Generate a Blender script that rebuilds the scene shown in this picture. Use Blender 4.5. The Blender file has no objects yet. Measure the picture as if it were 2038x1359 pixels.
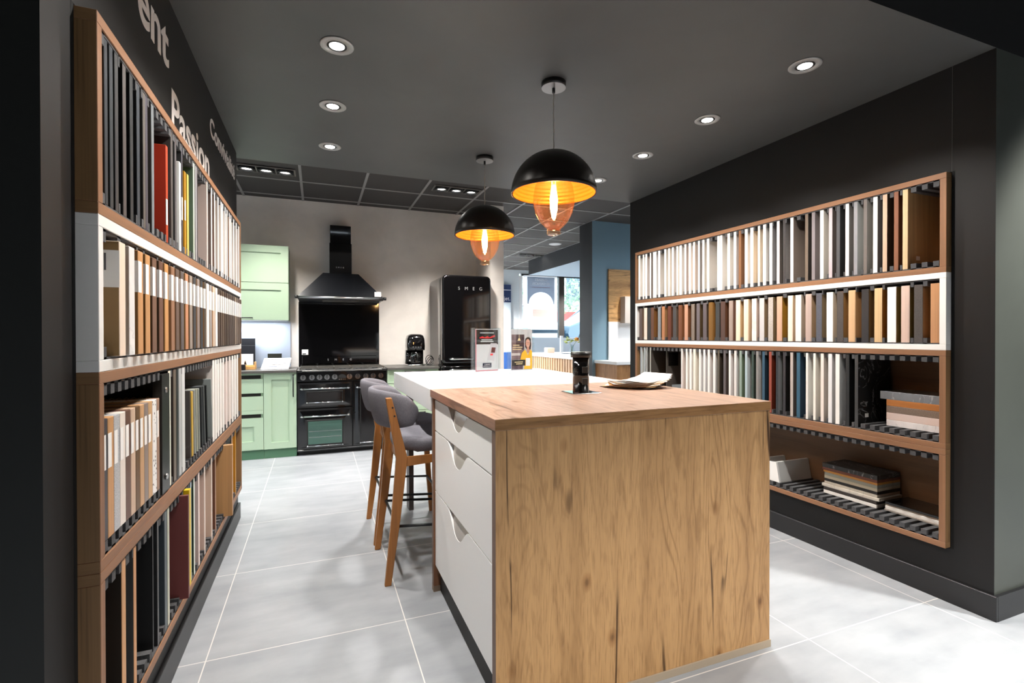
import bpy, bmesh, math, random
from mathutils import Vector, Matrix
R = math.radians
random.seed(7)
SC = bpy.context.scene
COL = SC.collection

# ------------------------------------------------------------------ camera, world, exposure
cam_d = bpy.data.cameras.new('camera')
cam_d.sensor_width = 36.0
cam_d.lens = 986.6 / 2038 * 36.0
cam_d.shift_y = -5.587 / 2038
cam_d.clip_start = 0.02
cam = bpy.data.objects.new('camera', cam_d)
COL.objects.link(cam)
_y, _p, _r = R(21.4942), R(0.33599), R(0.0922)
_f = Vector((math.sin(_y) * math.cos(_p), math.cos(_y) * math.cos(_p), -math.sin(_p)))
_x = Vector((math.cos(_y), -math.sin(_y), 0))
_u = _x.cross(_f)
_x2 = _x * math.cos(_r) - _u * math.sin(_r)
_u2 = _u * math.cos(_r) + _x * math.sin(_r)
cam.matrix_world = Matrix(((_x2.x, _u2.x, -_f.x, 0), (_x2.y, _u2.y, -_f.y, 0), (_x2.z, _u2.z, -_f.z, 1.32), (0, 0, 0, 1)))
SC.camera = cam

SC.view_settings.view_transform = 'Standard'
SC.view_settings.look = 'None'
SC.view_settings.gamma = 1.0
SC.view_settings.use_curve_mapping = False
SC.view_settings.exposure = 0.85

W = bpy.data.worlds.new('world')
SC.world = W
W.use_nodes = True
W.node_tree.nodes['Background'].inputs[0].default_value = (0.80, 0.90, 1.0, 1)
W.node_tree.nodes['Background'].inputs[1].default_value = 5.0

try:
    SC.cycles.max_bounces = 10
    SC.cycles.diffuse_bounces = 5
    SC.cycles.glossy_bounces = 4
    SC.cycles.transmission_bounces = 8
    SC.cycles.transparent_max_bounces = 12
    SC.cycles.sample_clamp_indirect = 6.0
    SC.cycles.caustics_reflective = False
    SC.cycles.caustics_refractive = False
    SC.cycles.use_denoising = True
except Exception:
    pass

P_DOWN, P_HALL, P_TRIPLE, P_BULB = 54.0, 195.0, 118.0, 4.5   # lamp powers in watts

def light(name, kind, loc, energy, color=(1, .955, .90), parent=None, rot=(0, 0, 0), **kw):
    d = bpy.data.lights.new(name, kind)
    d.energy = energy
    d.color = color
    for k, v in kw.items():
        setattr(d, k, v)
    o = bpy.data.objects.new(name, d)
    COL.objects.link(o)
    o.location = loc
    o.rotation_euler = rot
    if parent: o.parent = parent
    return o

# ceiling spots of the showroom hall behind the camera
for _hx, _hy, _e in ((.9, -.7, 1.0), (2.2, -.5, 1.0), (.9, -2.4, 1.0), (2.6, -2.4, 1.0)):
    light('hall_spot', 'SPOT', (_hx, _hy, 3.24), P_HALL * _e, (1, .965, .92), spot_size=R(100), spot_blend=.6, shadow_soft_size=.12)
light('hall_spot', 'SPOT', (3.75, .10, 3.24), 380, (1, .98, .93), spot_size=R(66), spot_blend=.5, shadow_soft_size=.10, rot=(R(27), 0, 0))
# unseen fill spots added under the tiled ceiling to brighten kitchen and far end
for _hx, _hy, _e in ((-2.36, 5.35, 130), (.9, 4.75, 170), (2.9, 8.9, 260), (3.3, 10.5, 800), (6.4, 10.6, 500), (5.6, 5.0, 110)):
    light('fill_spot', 'SPOT', (_hx, _hy, 2.94), _e, (1, .97, .94), spot_size=R(125), spot_blend=.7, shadow_soft_size=.08)
# daylight enters by the shop front window: the world seen through it, guided by a portal
_po = light('daylight_portal', 'AREA', (6.15, 11.40, 2.05), 1.0, rot=(R(-90), 0, 0), shape='RECTANGLE', size=2.8, size_y=1.7)
_po.data.cycles.is_portal = True

# ------------------------------------------------------------------ materials
def s2l(c):
    c = int(c, 16) / 255
    return c / 12.92 if c <= .04045 else ((c + .055) / 1.055) ** 2.4
def rgb(h):
    return (s2l(h[0:2]), s2l(h[2:4]), s2l(h[4:6]), 1)
MATS = {}
def mat(hexc, rough=.5, metal=0., spec=.5, coat=0., emit=0., kind='p', hex2=None, alpha=1.):
    key = (hexc, rough, metal, spec, coat, emit, kind, hex2, alpha)
    if key in MATS: return MATS[key]
    m = bpy.data.materials.new('m_%s_%s' % (hexc, kind))
    m.use_nodes = True
    nt = m.node_tree
    b = nt.nodes['Principled BSDF']
    b.inputs['Base Color'].default_value = rgb(hexc)
    b.inputs['Roughness'].default_value = rough
    b.inputs['Metallic'].default_value = metal
    b.inputs['Specular IOR Level'].default_value = spec
    b.inputs['Coat Weight'].default_value = coat
    b.inputs['Coat Roughness'].default_value = .05
    if emit:
        b.inputs['Emission Color'].default_value = rgb(hexc)
        b.inputs['Emission Strength'].default_value = emit
    N, L = nt.nodes, nt.links
    if kind != 'p':
        tc = N.new('ShaderNodeTexCoord')
        mp = N.new('ShaderNodeMapping')
        L.new(tc.outputs['Object'], mp.inputs[0])
        ramp = N.new('ShaderNodeValToRGB')
        L.new(ramp.outputs[0], b.inputs['Base Color'])
        c1 = rgb(hexc)
        def noise(scale, detail=4., dist=0., src=mp, rough_=.55):
            n = N.new('ShaderNodeTexNoise')
            n.inputs['Scale'].default_value = scale
            n.inputs['Detail'].default_value = detail
            n.inputs['Distortion'].default_value = dist
            n.inputs['Roughness'].default_value = rough_
            L.new(src.outputs[0], n.inputs['Vector'])
            return n
        def stops(*st):
            e = ramp.color_ramp.elements
            e[0].position, e[0].color = st[0][0], st[0][1]
            e[1].position, e[1].color = st[-1][0], st[-1][1]
            for p, c in st[1:-1]:
                x = e.new(p); x.color = c
        def k(c, f): return (min(1, c[0] * f), min(1, c[1] * f), min(1, c[2] * f), 1)
        c2 = rgb(hex2) if hex2 else k(c1, .55)
        if kind in ('wx', 'wy', 'w'):                       # wood grain along x, y or z
            a = {'wx': 0, 'wy': 1, 'w': 2}[kind]
            sc = [1, 1, 1]; sc[a] = .06
            mp.inputs['Scale'].default_value = sc
            n1 = noise(14, 5, .6)
            mp2 = N.new('ShaderNodeMapping'); L.new(tc.outputs['Object'], mp2.inputs[0])
            sc2 = [1, 1, 1]; sc2[a] = .012
            mp2.inputs['Scale'].default_value = sc2
            n2 = noise(170, 3, 0, mp2)
            mx = N.new('ShaderNodeMath'); mx.operation = 'MULTIPLY_ADD'
            L.new(n2.outputs[0], mx.inputs[0]); mx.inputs[1].default_value = .45
            L.new(n1.outputs[0], mx.inputs[2])
            L.new(mx.outputs[0], ramp.inputs[0])
            stops((.45, c2), (.62, k(c1, .85)), (.75, c1), (.95, k(c1, 1.12)))
        elif kind == 's':                                   # stone speckle
            n1 = noise(260, 3)
            L.new(n1.outputs[0], ramp.inputs[0])
            stops((.34, k(c1, .72)), (.5, c1), (.66, k(c1, 1.22)))
        elif kind == 'm':                                   # marble veins
            n1 = noise(5, 8, 1.6)
            L.new(n1.outputs[0], ramp.inputs[0])
            vein = hex2 and rgb(hex2) or k(c1, .6); vein = tuple(.55 * a_ + .45 * b_ for a_, b_ in zip(vein, c1))
            stops((.40, k(c1, .9)), (.492, c1), (.5, vein), (.508, c1), (.62, k(c1, 1.1)))
        elif kind == 't':                                   # terrazzo chips
            v = N.new('ShaderNodeTexVoronoi'); v.inputs['Scale'].default_value = 60
            L.new(mp.outputs[0], v.inputs['Vector'])
            L.new(v.outputs['Distance'], ramp.inputs[0])
            stops((.20, rgb('2E2A28')), (.26, c1), (.9, c1))
        elif kind == 'f':                                   # felt / woven fabric
            n1 = noise(420, 2)
            n2 = noise(7, 4)
            mx = N.new('ShaderNodeMath'); mx.operation = 'MULTIPLY_ADD'
            L.new(n2.outputs[0], mx.inputs[0]); mx.inputs[1].default_value = .35
            L.new(n1.outputs[0], mx.inputs[2])
            L.new(mx.outputs[0], ramp.inputs[0])
            stops((.42, k(c1, .6)), (.66, c1), (.9, k(c1, 1.35)))
            bp = N.new('ShaderNodeBump'); bp.inputs['Strength'].default_value = .25; bp.inputs['Distance'].default_value = .002
            L.new(n1.outputs[0], bp.inputs['Height']); L.new(bp.outputs[0], b.inputs['Normal'])
        elif kind == 'c':                                   # cloudy paint / plaster
            n1 = noise(2.2, 6, .4)
            L.new(n1.outputs[0], ramp.inputs[0])
            stops((.3, k(c1, .88)), (.7, k(c1, 1.08)))
    MATS[key] = m
    return m

def clear(hexc, gloss=.12, rough=.02, milky=0., milk='FFFFFF'):
    """thin clear plastic or glass: light passes straight through, a little is mirrored"""
    key = ('clear', hexc, gloss, milky, milk)
    if key in MATS: return MATS[key]
    m = bpy.data.materials.new('m_clear_' + hexc)
    m.use_nodes = True
    nt = m.node_tree; N, L = nt.nodes, nt.links
    N.remove(N['Principled BSDF'])
    t = N.new('ShaderNodeBsdfTransparent'); t.inputs[0].default_value = rgb(hexc)
    g = N.new('ShaderNodeBsdfGlossy'); g.inputs['Roughness'].default_value = rough
    fr = N.new('ShaderNodeLayerWeight'); fr.inputs[0].default_value = .35
    mu = N.new('ShaderNodeMath'); mu.operation = 'MULTIPLY_ADD'
    L.new(fr.outputs['Facing'], mu.inputs[0]); mu.inputs[1].default_value = .30; mu.inputs[2].default_value = gloss * .5
    mx = N.new('ShaderNodeMixShader')
    L.new(mu.outputs[0], mx.inputs[0]); L.new(t.outputs[0], mx.inputs[1]); L.new(g.outputs[0], mx.inputs[2])
    out = mx
    if milky:                                               # faint coating that scatters the lamp's own light
        tl = N.new('ShaderNodeBsdfTranslucent'); tl.inputs[0].default_value = rgb(milk)
        out = N.new('ShaderNodeMixShader'); out.inputs[0].default_value = milky
        L.new(mx.outputs[0], out.inputs[1]); L.new(tl.outputs[0], out.inputs[2])
    L.new(out.outputs[0], N['Material Output'].inputs[0])
    MATS[key] = m
    return m

def oak_panel(hexc='C2925C', axis='z', key='oak', crack=1.0):
    """rustic oak: plank bands, cathedral grain, fibres, dark cracks and knots"""
    kk = ('oakp', hexc, axis, key)
    if kk in MATS: return MATS[kk]
    m = bpy.data.materials.new('m_oak_' + key)
    m.use_nodes = True
    nt = m.node_tree; N, L = nt.nodes, nt.links
    b = N['Principled BSDF']; b.inputs['Roughness'].default_value = .48; b.inputs['Specular IOR Level'].default_value = .35
    tc = N.new('ShaderNodeTexCoord')
    base = N.new('ShaderNodeMapping')
    rot = {'z': (0, 0, 0), 'x': (0, R(90), 0), 'y': (R(90), 0, 0)}[axis]
    base.inputs['Rotation'].default_value = rot
    L.new(tc.outputs['Object'], base.inputs[0])
    def mapping(sx, sy, sz, off=0.):
        q = N.new('ShaderNodeMapping'); q.inputs['Scale'].default_value = (sx, sy, sz)
        q.inputs['Location'].default_value = (off, off * .7, off * .3)
        L.new(base.outputs[0], q.inputs[0]); return q
    def noise(mp, scale, detail=4., dist=0.):
        n = N.new('ShaderNodeTexNoise'); n.inputs['Scale'].default_value = scale
        n.inputs['Detail'].default_value = detail; n.inputs['Distortion'].default_value = dist
        L.new(mp.outputs[0], n.inputs['Vector']); return n.outputs[0]
    def ramp(src, *st):
        r = N.new('ShaderNodeValToRGB'); e = r.color_ramp.elements
        e[0].position, e[0].color = st[0]; e[1].position, e[1].color = st[-1]
        for p, c in st[1:-1]:
            x = e.new(p); x.color = c
        L.new(src, r.inputs[0]); return r.outputs[0]
    def mix(mode, fac, a, bb):
        x = N.new('ShaderNodeMix'); x.data_type = 'RGBA'; x.blend_type = mode
        if isinstance(fac, float): x.inputs[0].default_value = fac
        else: L.new(fac, x.inputs[0])
        for s, v in ((6, a), (7, bb)):
            if isinstance(v, tuple): x.inputs[s].default_value = v
            else: L.new(v, x.inputs[s])
        return x.outputs[2]
    c = rgb(hexc)
    def k(f, g=1.): return (min(1, c[0] * f), min(1, c[1] * f * g), min(1, c[2] * f * g * g), 1)
    bands = ramp(noise(mapping(7.5, 7.5, .10, 3.1), 1.0, 1.5), (.30, k(.80, .96)), (.43, k(.96)), (.53, k(1.10, 1.02)), (.62, k(.97)), (.74, k(.84, .97)))
    # cathedral grain: iso-lines of a slow stretched noise, broken up by a mask
    nz = noise(mapping(1.7, 1.7, .26, 6.6), 2.3, 2.5, .35)
    mm = N.new('ShaderNodeMath'); mm.operation = 'MULTIPLY'; L.new(nz, mm.inputs[0]); mm.inputs[1].default_value = 150
    sn = N.new('ShaderNodeMath'); sn.operation = 'SINE'; L.new(mm.outputs[0], sn.inputs[0])
    grain = ramp(sn.outputs[0], (.0, (1, 1, 1, 1)), (.55, (.97, .965, .96, 1)), (1., (.70, .66, .61, 1)))
    gm = ramp(noise(mapping(4, 4, .35, 1.1), 1.6, 2), (.42, (.18, .18, .18, 1)), (.62, (.85, .85, .85, 1)))
    col = mix('MULTIPLY', gm, bands, grain)
    fib = ramp(noise(mapping(1, 1, .06), 190, 3), (.33, (.66, .62, .57, 1)), (.47, (1, 1, 1, 1)), (.70, (1.10, 1.10, 1.09, 1)))
    col = mix('MULTIPLY', .62, col, fib)
    flk = ramp(noise(mapping(1, 1, .16, 5), 42, 4, .9), (.34, (.80, .77, .73, 1)), (.46, (1, 1, 1, 1)), (.62, (1.05, 1.05, 1.04, 1)))
    col = mix('MULTIPLY', .75, col, flk)
    cr = ramp(noise(mapping(1, 1, .045, 9.3), 4.6, 3, .15), (.491, (1, 1, 1, 1)), (.4970, (.10, .07, .05, 1)), (.5030, (.10, .07, .05, 1)), (.509, (1, 1, 1, 1)))
    msk = ramp(noise(mapping(1, 1, .55, 2.2), 3.6, 2), (.47, (0, 0, 0, 1)), (.54, (crack, crack, crack, 1)))
    col = mix('MULTIPLY', msk, col, cr)
    vo = N.new('ShaderNodeTexVoronoi'); vo.inputs['Scale'].default_value = 6.5
    wp = N.new('ShaderNodeMapping'); wp.inputs['Scale'].default_value = (1, 1, .6); wp.inputs['Location'].default_value = (4.4, 1.1, .7)
    L.new(base.outputs[0], wp.inputs[0]); L.new(wp.outputs[0], vo.inputs['Vector'])
    kn = ramp(vo.outputs['Distance'], (.03, (.22, .15, .10, 1)), (.075, (.64, .54, .44, 1)), (.16, (1, 1, 1, 1)))
    col = mix('MULTIPLY', .75, col, kn)
    L.new(col, b.inputs['Base Color'])
    bp = N.new('ShaderNodeBump'); bp.inputs['Strength'].default_value = .12; bp.inputs['Distance'].default_value = .001
    L.new(fib, bp.inputs['Height']); L.new(bp.outputs[0], b.inputs['Normal'])
    MATS[kk] = m
    return m

# ------------------------------------------------------------------ geometry helpers
class MB:
    """collects shapes in world coordinates, then links them as one mesh object"""
    def __init__(s): s.bm = bmesh.new()
    def box(s, x0, y0, z0, x1, y1, z1, mi=0, bev=0., face=None, seg=1):
        vs = [s.bm.verts.new(p) for p in ((x0, y0, z0), (x1, y0, z0), (x1, y1, z0), (x0, y1, z0), (x0, y0, z1), (x1, y0, z1), (x1, y1, z1), (x0, y1, z1))]
        fs = []
        for q, ax in (((0, 3, 2, 1), 'z0'), ((4, 5, 6, 7), 'z1'), ((0, 1, 5, 4), 'y0'), ((2, 3, 7, 6), 'y1'), ((1, 2, 6, 5), 'x1'), ((3, 0, 4, 7), 'x0')):
            f = s.bm.faces.new([vs[i] for i in q]); f.material_index = (face or {}).get(ax, mi); fs.append(f)
        if bev:
            es = list({e for f in fs for e in f.edges})
            bmesh.ops.bevel(s.bm, geom=es, offset=bev, segments=seg, profile=.5, affect='EDGES', clamp_overlap=True)
        return s
    def prism(s, pts, axis, a, b, mi=0, cap_mi=None):
        """extrude a 2-D outline: axis 'x' takes (y,z), 'y' takes (x,z), 'z' takes (x,y)"""
        def p3(p, t): return {'x': (t, p[0], p[1]), 'y': (p[0], t, p[1]), 'z': (p[0], p[1], t)}[axis]
        va = [s.bm.verts.new(p3(p, a)) for p in pts]; vb = [s.bm.verts.new(p3(p, b)) for p in pts]
        n = len(pts)
        f1 = s.bm.faces.new(va); f2 = s.bm.faces.new(vb[::-1])
        f1.material_index = f2.material_index = mi if cap_mi is None else cap_mi
        for i in range(n):
            f = s.bm.faces.new((va[i], vb[i], vb[(i + 1) % n], va[(i + 1) % n])); f.material_index = mi
        return s
    def frustum(s, lo, hi, z0, z1, mi=0):
        """lo/hi = (x0,y0,x1,y1)"""
        vs = [s.bm.verts.new((x, y, z)) for (x0, y0, x1, y1), z in ((lo, z0), (hi, z1)) for x, y in ((x0, y0), (x1, y0), (x1, y1), (x0, y1))]
        for q in ((0, 3, 2, 1), (4, 5, 6, 7), (0, 1, 5, 4), (1, 2, 6, 5), (2, 3, 7, 6), (3, 0, 4, 7)):
            s.bm.faces.new([vs[i] for i in q]).material_index = mi
        return s
    def cyl(s, p0, p1, r0, r1=None, n=20, mi=0, caps=True):
        p0, p1 = Vector(p0), Vector(p1); r1 = r0 if r1 is None else r1
        d = (p1 - p0).normalized()
        u = d.cross(Vector((0, 0, 1)) if abs(d.z) < .9 else Vector((1, 0, 0))).normalized(); v = d.cross(u)
        ra = [s.bm.verts.new(p0 + (u * math.cos(2 * math.pi * i / n) + v * math.sin(2 * math.pi * i / n)) * r0) for i in range(n)]
        rb = [s.bm.verts.new(p1 + (u * math.cos(2 * math.pi * i / n) + v * math.sin(2 * math.pi * i / n)) * r1) for i in range(n)]
        for i in range(n):
            f = s.bm.faces.new((ra[i], ra[(i + 1) % n], rb[(i + 1) % n], rb[i])); f.material_index = mi; f.smooth = True
        if caps:
            s.bm.faces.new(ra[::-1]).material_index = mi; s.bm.faces.new(rb).material_index = mi
        return s
    def lathe(s, cx, cy, prof, n=40, mi=0, close=False):
        rings = []
        for r, z in prof:
            if r < 1e-5: rings.append([s.bm.verts.new((cx, cy, z))])
            else: rings.append([s.bm.verts.new((cx + r * math.cos(2 * math.pi * i / n), cy + r * math.sin(2 * math.pi * i / n), z)) for i in range(n)])
        pairs = list(zip(rings, rings[1:])) + ([(rings[-1], rings[0])] if close else [])
        for a, b in pairs:
            for i in range(n):
                j = (i + 1) % n
                q = [a[i % len(a)], a[j % len(a)], b[j % len(b)], b[i % len(b)]]
                q = [v for k, v in enumerate(q) if v not in q[:k]]
                if len(q) > 2:
                    f = s.bm.faces.new(q); f.smooth = True; f.material_index = mi
        return s
    def tube(s, pts, r, n=8, mi=0):
        pts = [Vector(p) for p in pts]; rings = []; u = None
        for i, p in enumerate(pts):
            d = ((pts[i + 1] if i + 1 < len(pts) else p) - (pts[i - 1] if i else p)).normalized()
            if u is None: u = d.cross(Vector((0, 0, 1)) if abs(d.z) < .9 else Vector((1, 0, 0))).normalized()
            u = (u - d * u.dot(d)).normalized(); v = d.cross(u)
            rr = r[i] if isinstance(r, (list, tuple)) else r
            rings.append([s.bm.verts.new(p + (u * math.cos(2 * math.pi * k / n) + v * math.sin(2 * math.pi * k / n)) * rr) for k in range(n)])
        for a, b in zip(rings, rings[1:]):
            for k in range(n):
                f = s.bm.faces.new((a[k], a[(k + 1) % n], b[(k + 1) % n], b[k])); f.smooth = True; f.material_index = mi
        s.bm.faces.new(rings[0][::-1]).material_index = mi; s.bm.faces.new(rings[-1]).material_index = mi
        return s
    def loft(s, rings, mi=0, smooth=True, caps=True):
        rs = [[s.bm.verts.new(p) for p in r] for r in rings]; n = len(rs[0])
        for a, b in zip(rs, rs[1:]):
            for k in range(n):
                f = s.bm.faces.new((a[k], a[(k + 1) % n], b[(k + 1) % n], b[k])); f.smooth = smooth; f.material_index = mi
        if caps:
            s.bm.faces.new(rs[0][::-1]).material_index = mi; s.bm.faces.new(rs[-1]).material_index = mi
        return s
    def quad(s, a, b, c, d, mi=0):
        s.bm.faces.new([s.bm.verts.new(p) for p in (a, b, c, d)]).material_index = mi
        return s
    def build(s, name, mats, parent=None, loc=None, rot=None):
        if not isinstance(mats, (list, tuple)): mats = [mats]
        org = Vector(loc) if loc is not None else (Vector(parent['_w']) if parent is not None else Vector((0, 0, 0)))
        bmesh.ops.recalc_face_normals(s.bm, faces=s.bm.faces[:])
        bmesh.ops.translate(s.bm, verts=s.bm.verts[:], vec=-org)
        me = bpy.data.meshes.new(name); s.bm.to_mesh(me); s.bm.free()
        for m in mats: me.materials.append(m)
        o = bpy.data.objects.new(name, me); COL.objects.link(o)
        o['_w'] = tuple(org)
        if parent is not None:
            o.parent = parent; o.location = org - Vector(parent['_w'])
        else: o.location = org
        if rot: o.rotation_euler = rot
        return o

def tag(o, label, cat, group=None, kind=None):
    o['label'] = label; o['category'] = cat
    if group: o['group'] = group
    if kind: o['kind'] = kind
    return o
def thing(name, label, cat, loc, group=None):
    o = bpy.data.objects.new(name, None); COL.objects.link(o)
    o.location = loc; o['_w'] = tuple(loc); o.empty_display_size = .05
    return tag(o, label, cat, group)
def struct(o):
    o['kind'] = 'structure'
    return o
def copy_tree(o, parent=None):
    c = o.copy(); COL.objects.link(c)
    if parent is not None: c.parent = parent
    for ch in list(o.children): copy_tree(ch, c)
    return c
def words(name, body, size, loc, rot, m, parent=None, align='LEFT', off=0., ext=.0008, xs=1.):
    cu = bpy.data.curves.new(name, 'FONT'); cu.body = body; cu.size = size; cu.extrude = ext; cu.offset = off; cu.align_x = align
    tmp = bpy.data.objects.new('tmp_text', cu); COL.objects.link(tmp)
    bpy.context.view_layer.update()
    me = bpy.data.meshes.new_from_object(tmp.evaluated_get(bpy.context.evaluated_depsgraph_get()))
    bpy.data.objects.remove(tmp); bpy.data.curves.remove(cu)
    me.name = name; me.materials.clear(); me.materials.append(m)
    o = bpy.data.objects.new(name, me); COL.objects.link(o)
    w = Vector(loc)
    o.location = w - Vector(parent['_w']) if parent is not None else w
    o.rotation_euler = rot; o.scale = (xs, 1, 1)
    if parent is not None: o.parent = parent
    return o
ORD = ['', 'first', 'second', 'third', 'fourth', 'fifth', 'sixth', 'seventh', 'eighth', 'ninth', 'tenth', 'eleventh', 'twelfth', 'thirteenth', 'fourteenth',
       'fifteenth', 'sixteenth', 'seventeenth', 'eighteenth', 'nineteenth', 'twentieth', 'twenty-first', 'twenty-second', 'twenty-third', 'twenty-fourth', 'twenty-fifth']

BLACKWALL = mat('1B1B1C', .55, spec=.3, kind='c')
WHITE = mat('F2F1EE', .35)
FOAM = mat('49494B', .9, kind='s')
CHROME = mat('D8D8D8', .12, 1.)
STEEL = mat('B9BABA', .28, 1.)
GLOSSBLACK = mat('0C0B0C', .06, coat=.6)
SATINBLACK = mat('151515', .38)
PAPER = mat('F3F1EE', .7)

# ------------------------------------------------------------------ the setting
def floor_mat():
    m = bpy.data.materials.new('m_floor_tiles'); m.use_nodes = True
    nt = m.node_tree; N, L = nt.nodes, nt.links; b = N['Principled BSDF']
    tc = N.new('ShaderNodeTexCoord'); mp = N.new('ShaderNodeMapping'); mp.inputs['Location'].default_value = (.425 + 8.03, -2.322 + 7.97 * 2, 0)
    L.new(tc.outputs['Object'], mp.inputs[0])
    br = N.new('ShaderNodeTexBrick'); br.offset = 0; br.squash = 1
    for k_, v in (('Scale', 1), ('Mortar Size', .0024), ('Mortar Smooth', .1), ('Bias', 0), ('Brick Width', .803), ('Row Height', .797)): br.inputs[k_].default_value = v
    L.new(mp.outputs[0], br.inputs['Vector'])
    n1 = N.new('ShaderNodeTexNoise'); n1.inputs['Scale'].default_value = 1.6; n1.inputs['Detail'].default_value = 7; n1.inputs['Roughness'].default_value = .62
    L.new(tc.outputs['Object'], n1.inputs['Vector'])
    mp3 = N.new('ShaderNodeMapping'); mp3.inputs['Scale'].default_value = (1.2, 3.4, 1); L.new(tc.outputs['Object'], mp3.inputs[0])
    n2 = N.new('ShaderNodeTexNoise'); n2.inputs['Scale'].default_value = 2.5; n2.inputs['Detail'].default_value = 6
    L.new(mp3.outputs[0], n2.inputs['Vector'])
    ad = N.new('ShaderNodeMath'); ad.operation = 'ADD'; L.new(n1.outputs[0], ad.inputs[0]); L.new(n2.outputs[0], ad.inputs[1])
    hf = N.new('ShaderNodeMath'); hf.operation = 'MULTIPLY'; L.new(ad.outputs[0], hf.inputs[0]); hf.inputs[1].default_value = .5
    r = N.new('ShaderNodeValToRGB'); e = r.color_ramp.elements
    e[0].position, e[0].color = .34, rgb('8F9398'); e[1].position, e[1].color = .64, rgb('A9ACB0')
    L.new(hf.outputs[0], r.inputs[0])
    L.new(r.outputs[0], br.inputs['Color1']); L.new(r.outputs[0], br.inputs['Color2']); br.inputs['Mortar'].default_value = rgb('DCD9D4')
    L.new(br.outputs[0], b.inputs['Base Color']); b.inputs['Roughness'].default_value = .42; b.inputs['Specular IOR Level'].default_value = .4
    return m

struct(MB().box(-5, -5, -.1, 8, 11.5, 0).build('floor', floor_mat()))
CEIL = mat('4B4C4B', .5, kind='c')
struct(MB().box(-1.5, 1.31, 2.64, 4.2, 4.17, 2.95, face={'y0': 1}).build('ceiling_lowered', [CEIL, mat('141414', .8)]))  # near face coloured near-black to stand for its lack of light
TILE = mat('403D3B', .85)
struct(MB().box(-5, 4.17, 2.957, 8, 11.5, 3.05).build('ceiling', TILE))
struct(MB().box(-5, -5, 3.3, 8, 1.31, 3.4).build('ceiling_hall', mat('101010', .85)))
struct(MB().box(-1.5, 1.29, 2.95, 4.2, 1.31, 3.3).build('wall_bulkhead', mat('141414', .8)))
# T-bar grid of the suspended ceiling
g = MB()
for i in range(-6, 9): g.box(.486 + .634 * i - .013, 4.17, 2.951, .486 + .634 * i + .013, 11.45, 2.957)
for i in range(0, 11): g.box(-5, 5.07 + .632 * i - .013, 2.9505, 8, 5.07 + .632 * i + .013, 2.9565)
struct(g.build('trim_1', mat('8E8C8A', .5)))

def wall_with_niche(name, xf, xb, xn, y0, y1, ny0, ny1, nz0, nz1, top):
    m = MB(); a, b = sorted((xf, xb))
    m.box(a, y0, 0, b, y1, nz0, face={'y0': 1}); m.box(a, y0, nz1, b, y1, top, face={'y0': 1})
    m.box(a, y0, nz0, b, ny0, nz1, face={'y0': 1}); m.box(a, ny1, nz0, b, y1, nz1)
    p, q = sorted((xn, xb)); m.box(p, ny0, nz0, q, ny1, nz1)
    return struct(m.build(name, [BLACKWALL, mat('4C504A', .5, kind='c') if xf > 0 else mat('191B19', .6)]))
wall_with_niche('wall_left', -.535, -1.5, -.845, 1.325, 4.06, 1.478, 3.913, .254, 2.112, 2.64)
wall_with_niche('wall_right', 2.91, 4.2, 3.235, 1.31, 4.17, 1.478, 4.040, .266, 2.124, 2.64)
BASEB = mat('1F1F21', .4)
struct(MB().box(-.535, 1.31, 0, -.52, 4.075, .113, bev=.002).box(-1.5, 1.31, 0, -.535, 1.325, .113).box(-1.5, 4.06, 0, -.535, 4.075, .113).build('baseboard_left', BASEB))
struct(MB().box(2.895, 1.295, 0, 2.91, 4.185, .116, bev=.002).box(2.91, 1.295, 0, 4.2, 1.31, .116).box(2.91, 4.17, 0, 4.2, 4.185, .116).build('baseboard_right', BASEB))
struct(MB().box(2.9085, 1.478, 2.124, 2.91, 1.480, 2.64).build('trim_2', mat('4A4A4A', .6)))      # hairline joint in the plain wall
struct(MB().box(-.5352, 1.465, .254, -.5346, 1.4805, 2.112).box(2.9096, 1.4665, .266, 2.9102, 1.4805, 2.124).build('gap_shade', mat('050505', .9)))   # black strips painting in the shade of the gap beside the racks
CREAMWALL = mat('EFE8E0', .6, kind='c')
struct(MB().box(-5, 6.5, 0, 2.03, 6.62, 2.957).build('wall_back', CREAMWALL))
struct(MB().box(2.03, 5.883, 0, 2.205, 6.62, 2.957).build('wall_stub', CREAMWALL))
struct(MB().box(-5.1, -5, 0, -5, 6.62, 3.3).build('wall_side', mat('6A6866', .7)))
struct(MB().box(-5, -5.1, 0, 8, -5, 3.3).build('wall_front', mat('3C3B3A', .7)))
struct(MB().box(8, -5, 0, 8.1, 11.5, 3.3).build('wall_end', mat('6E7072', .7)))
struct(MB().box(3.65, 6.15, 0, 8, 6.51, 2.957, face={'x0': 1}).build('wall_blue', [mat('7F9EAE', .6), mat('17181B', .55)]))
struct(MB().box(4.29, 6.51, 2.641, 8, 9.9, 2.957, face={'z0': 1}).build('wall_soffit', [mat('151619', .6), mat('8FA0AE', .6)]))
PALE = mat('DDE6EC', .6)
struct(MB().box(2.1, 11.45, 0, 4.70, 11.6, 2.957).box(4.70, 11.45, 0, 7.6, 11.6, .72).box(4.70, 11.45, 2.87, 7.6, 11.6, 2.957).box(7.6, 11.45, 0, 8, 11.6, 2.957).box(2.1, 6.62, 0, 2.2, 11.45, 2.957).build('wall_far', PALE))
# shop front window: frame, mullion, panes
wf = MB().box(7.54, 11.44, .72, 7.6, 11.5, 2.87).box(4.76, 11.44, .72, 7.54, 11.5, .77).box(4.76, 11.44, 2.82, 7.54, 11.5, 2.87).build('window_1', mat('2E3035', .5))
struct(wf)
MB().box(4.70, 11.44, .72, 4.79, 11.5, 2.82).build('jamb', mat('E9EDF0', .5), wf)
MB().box(5.80, 11.42, .77, 5.95, 11.52, 2.82).build('mullion', mat('35322F', .6), wf)
MB().box(4.76, 11.475, .77, 7.54, 11.48, 2.82).build('pane', clear('F4FAFB', .04), wf)
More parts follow.
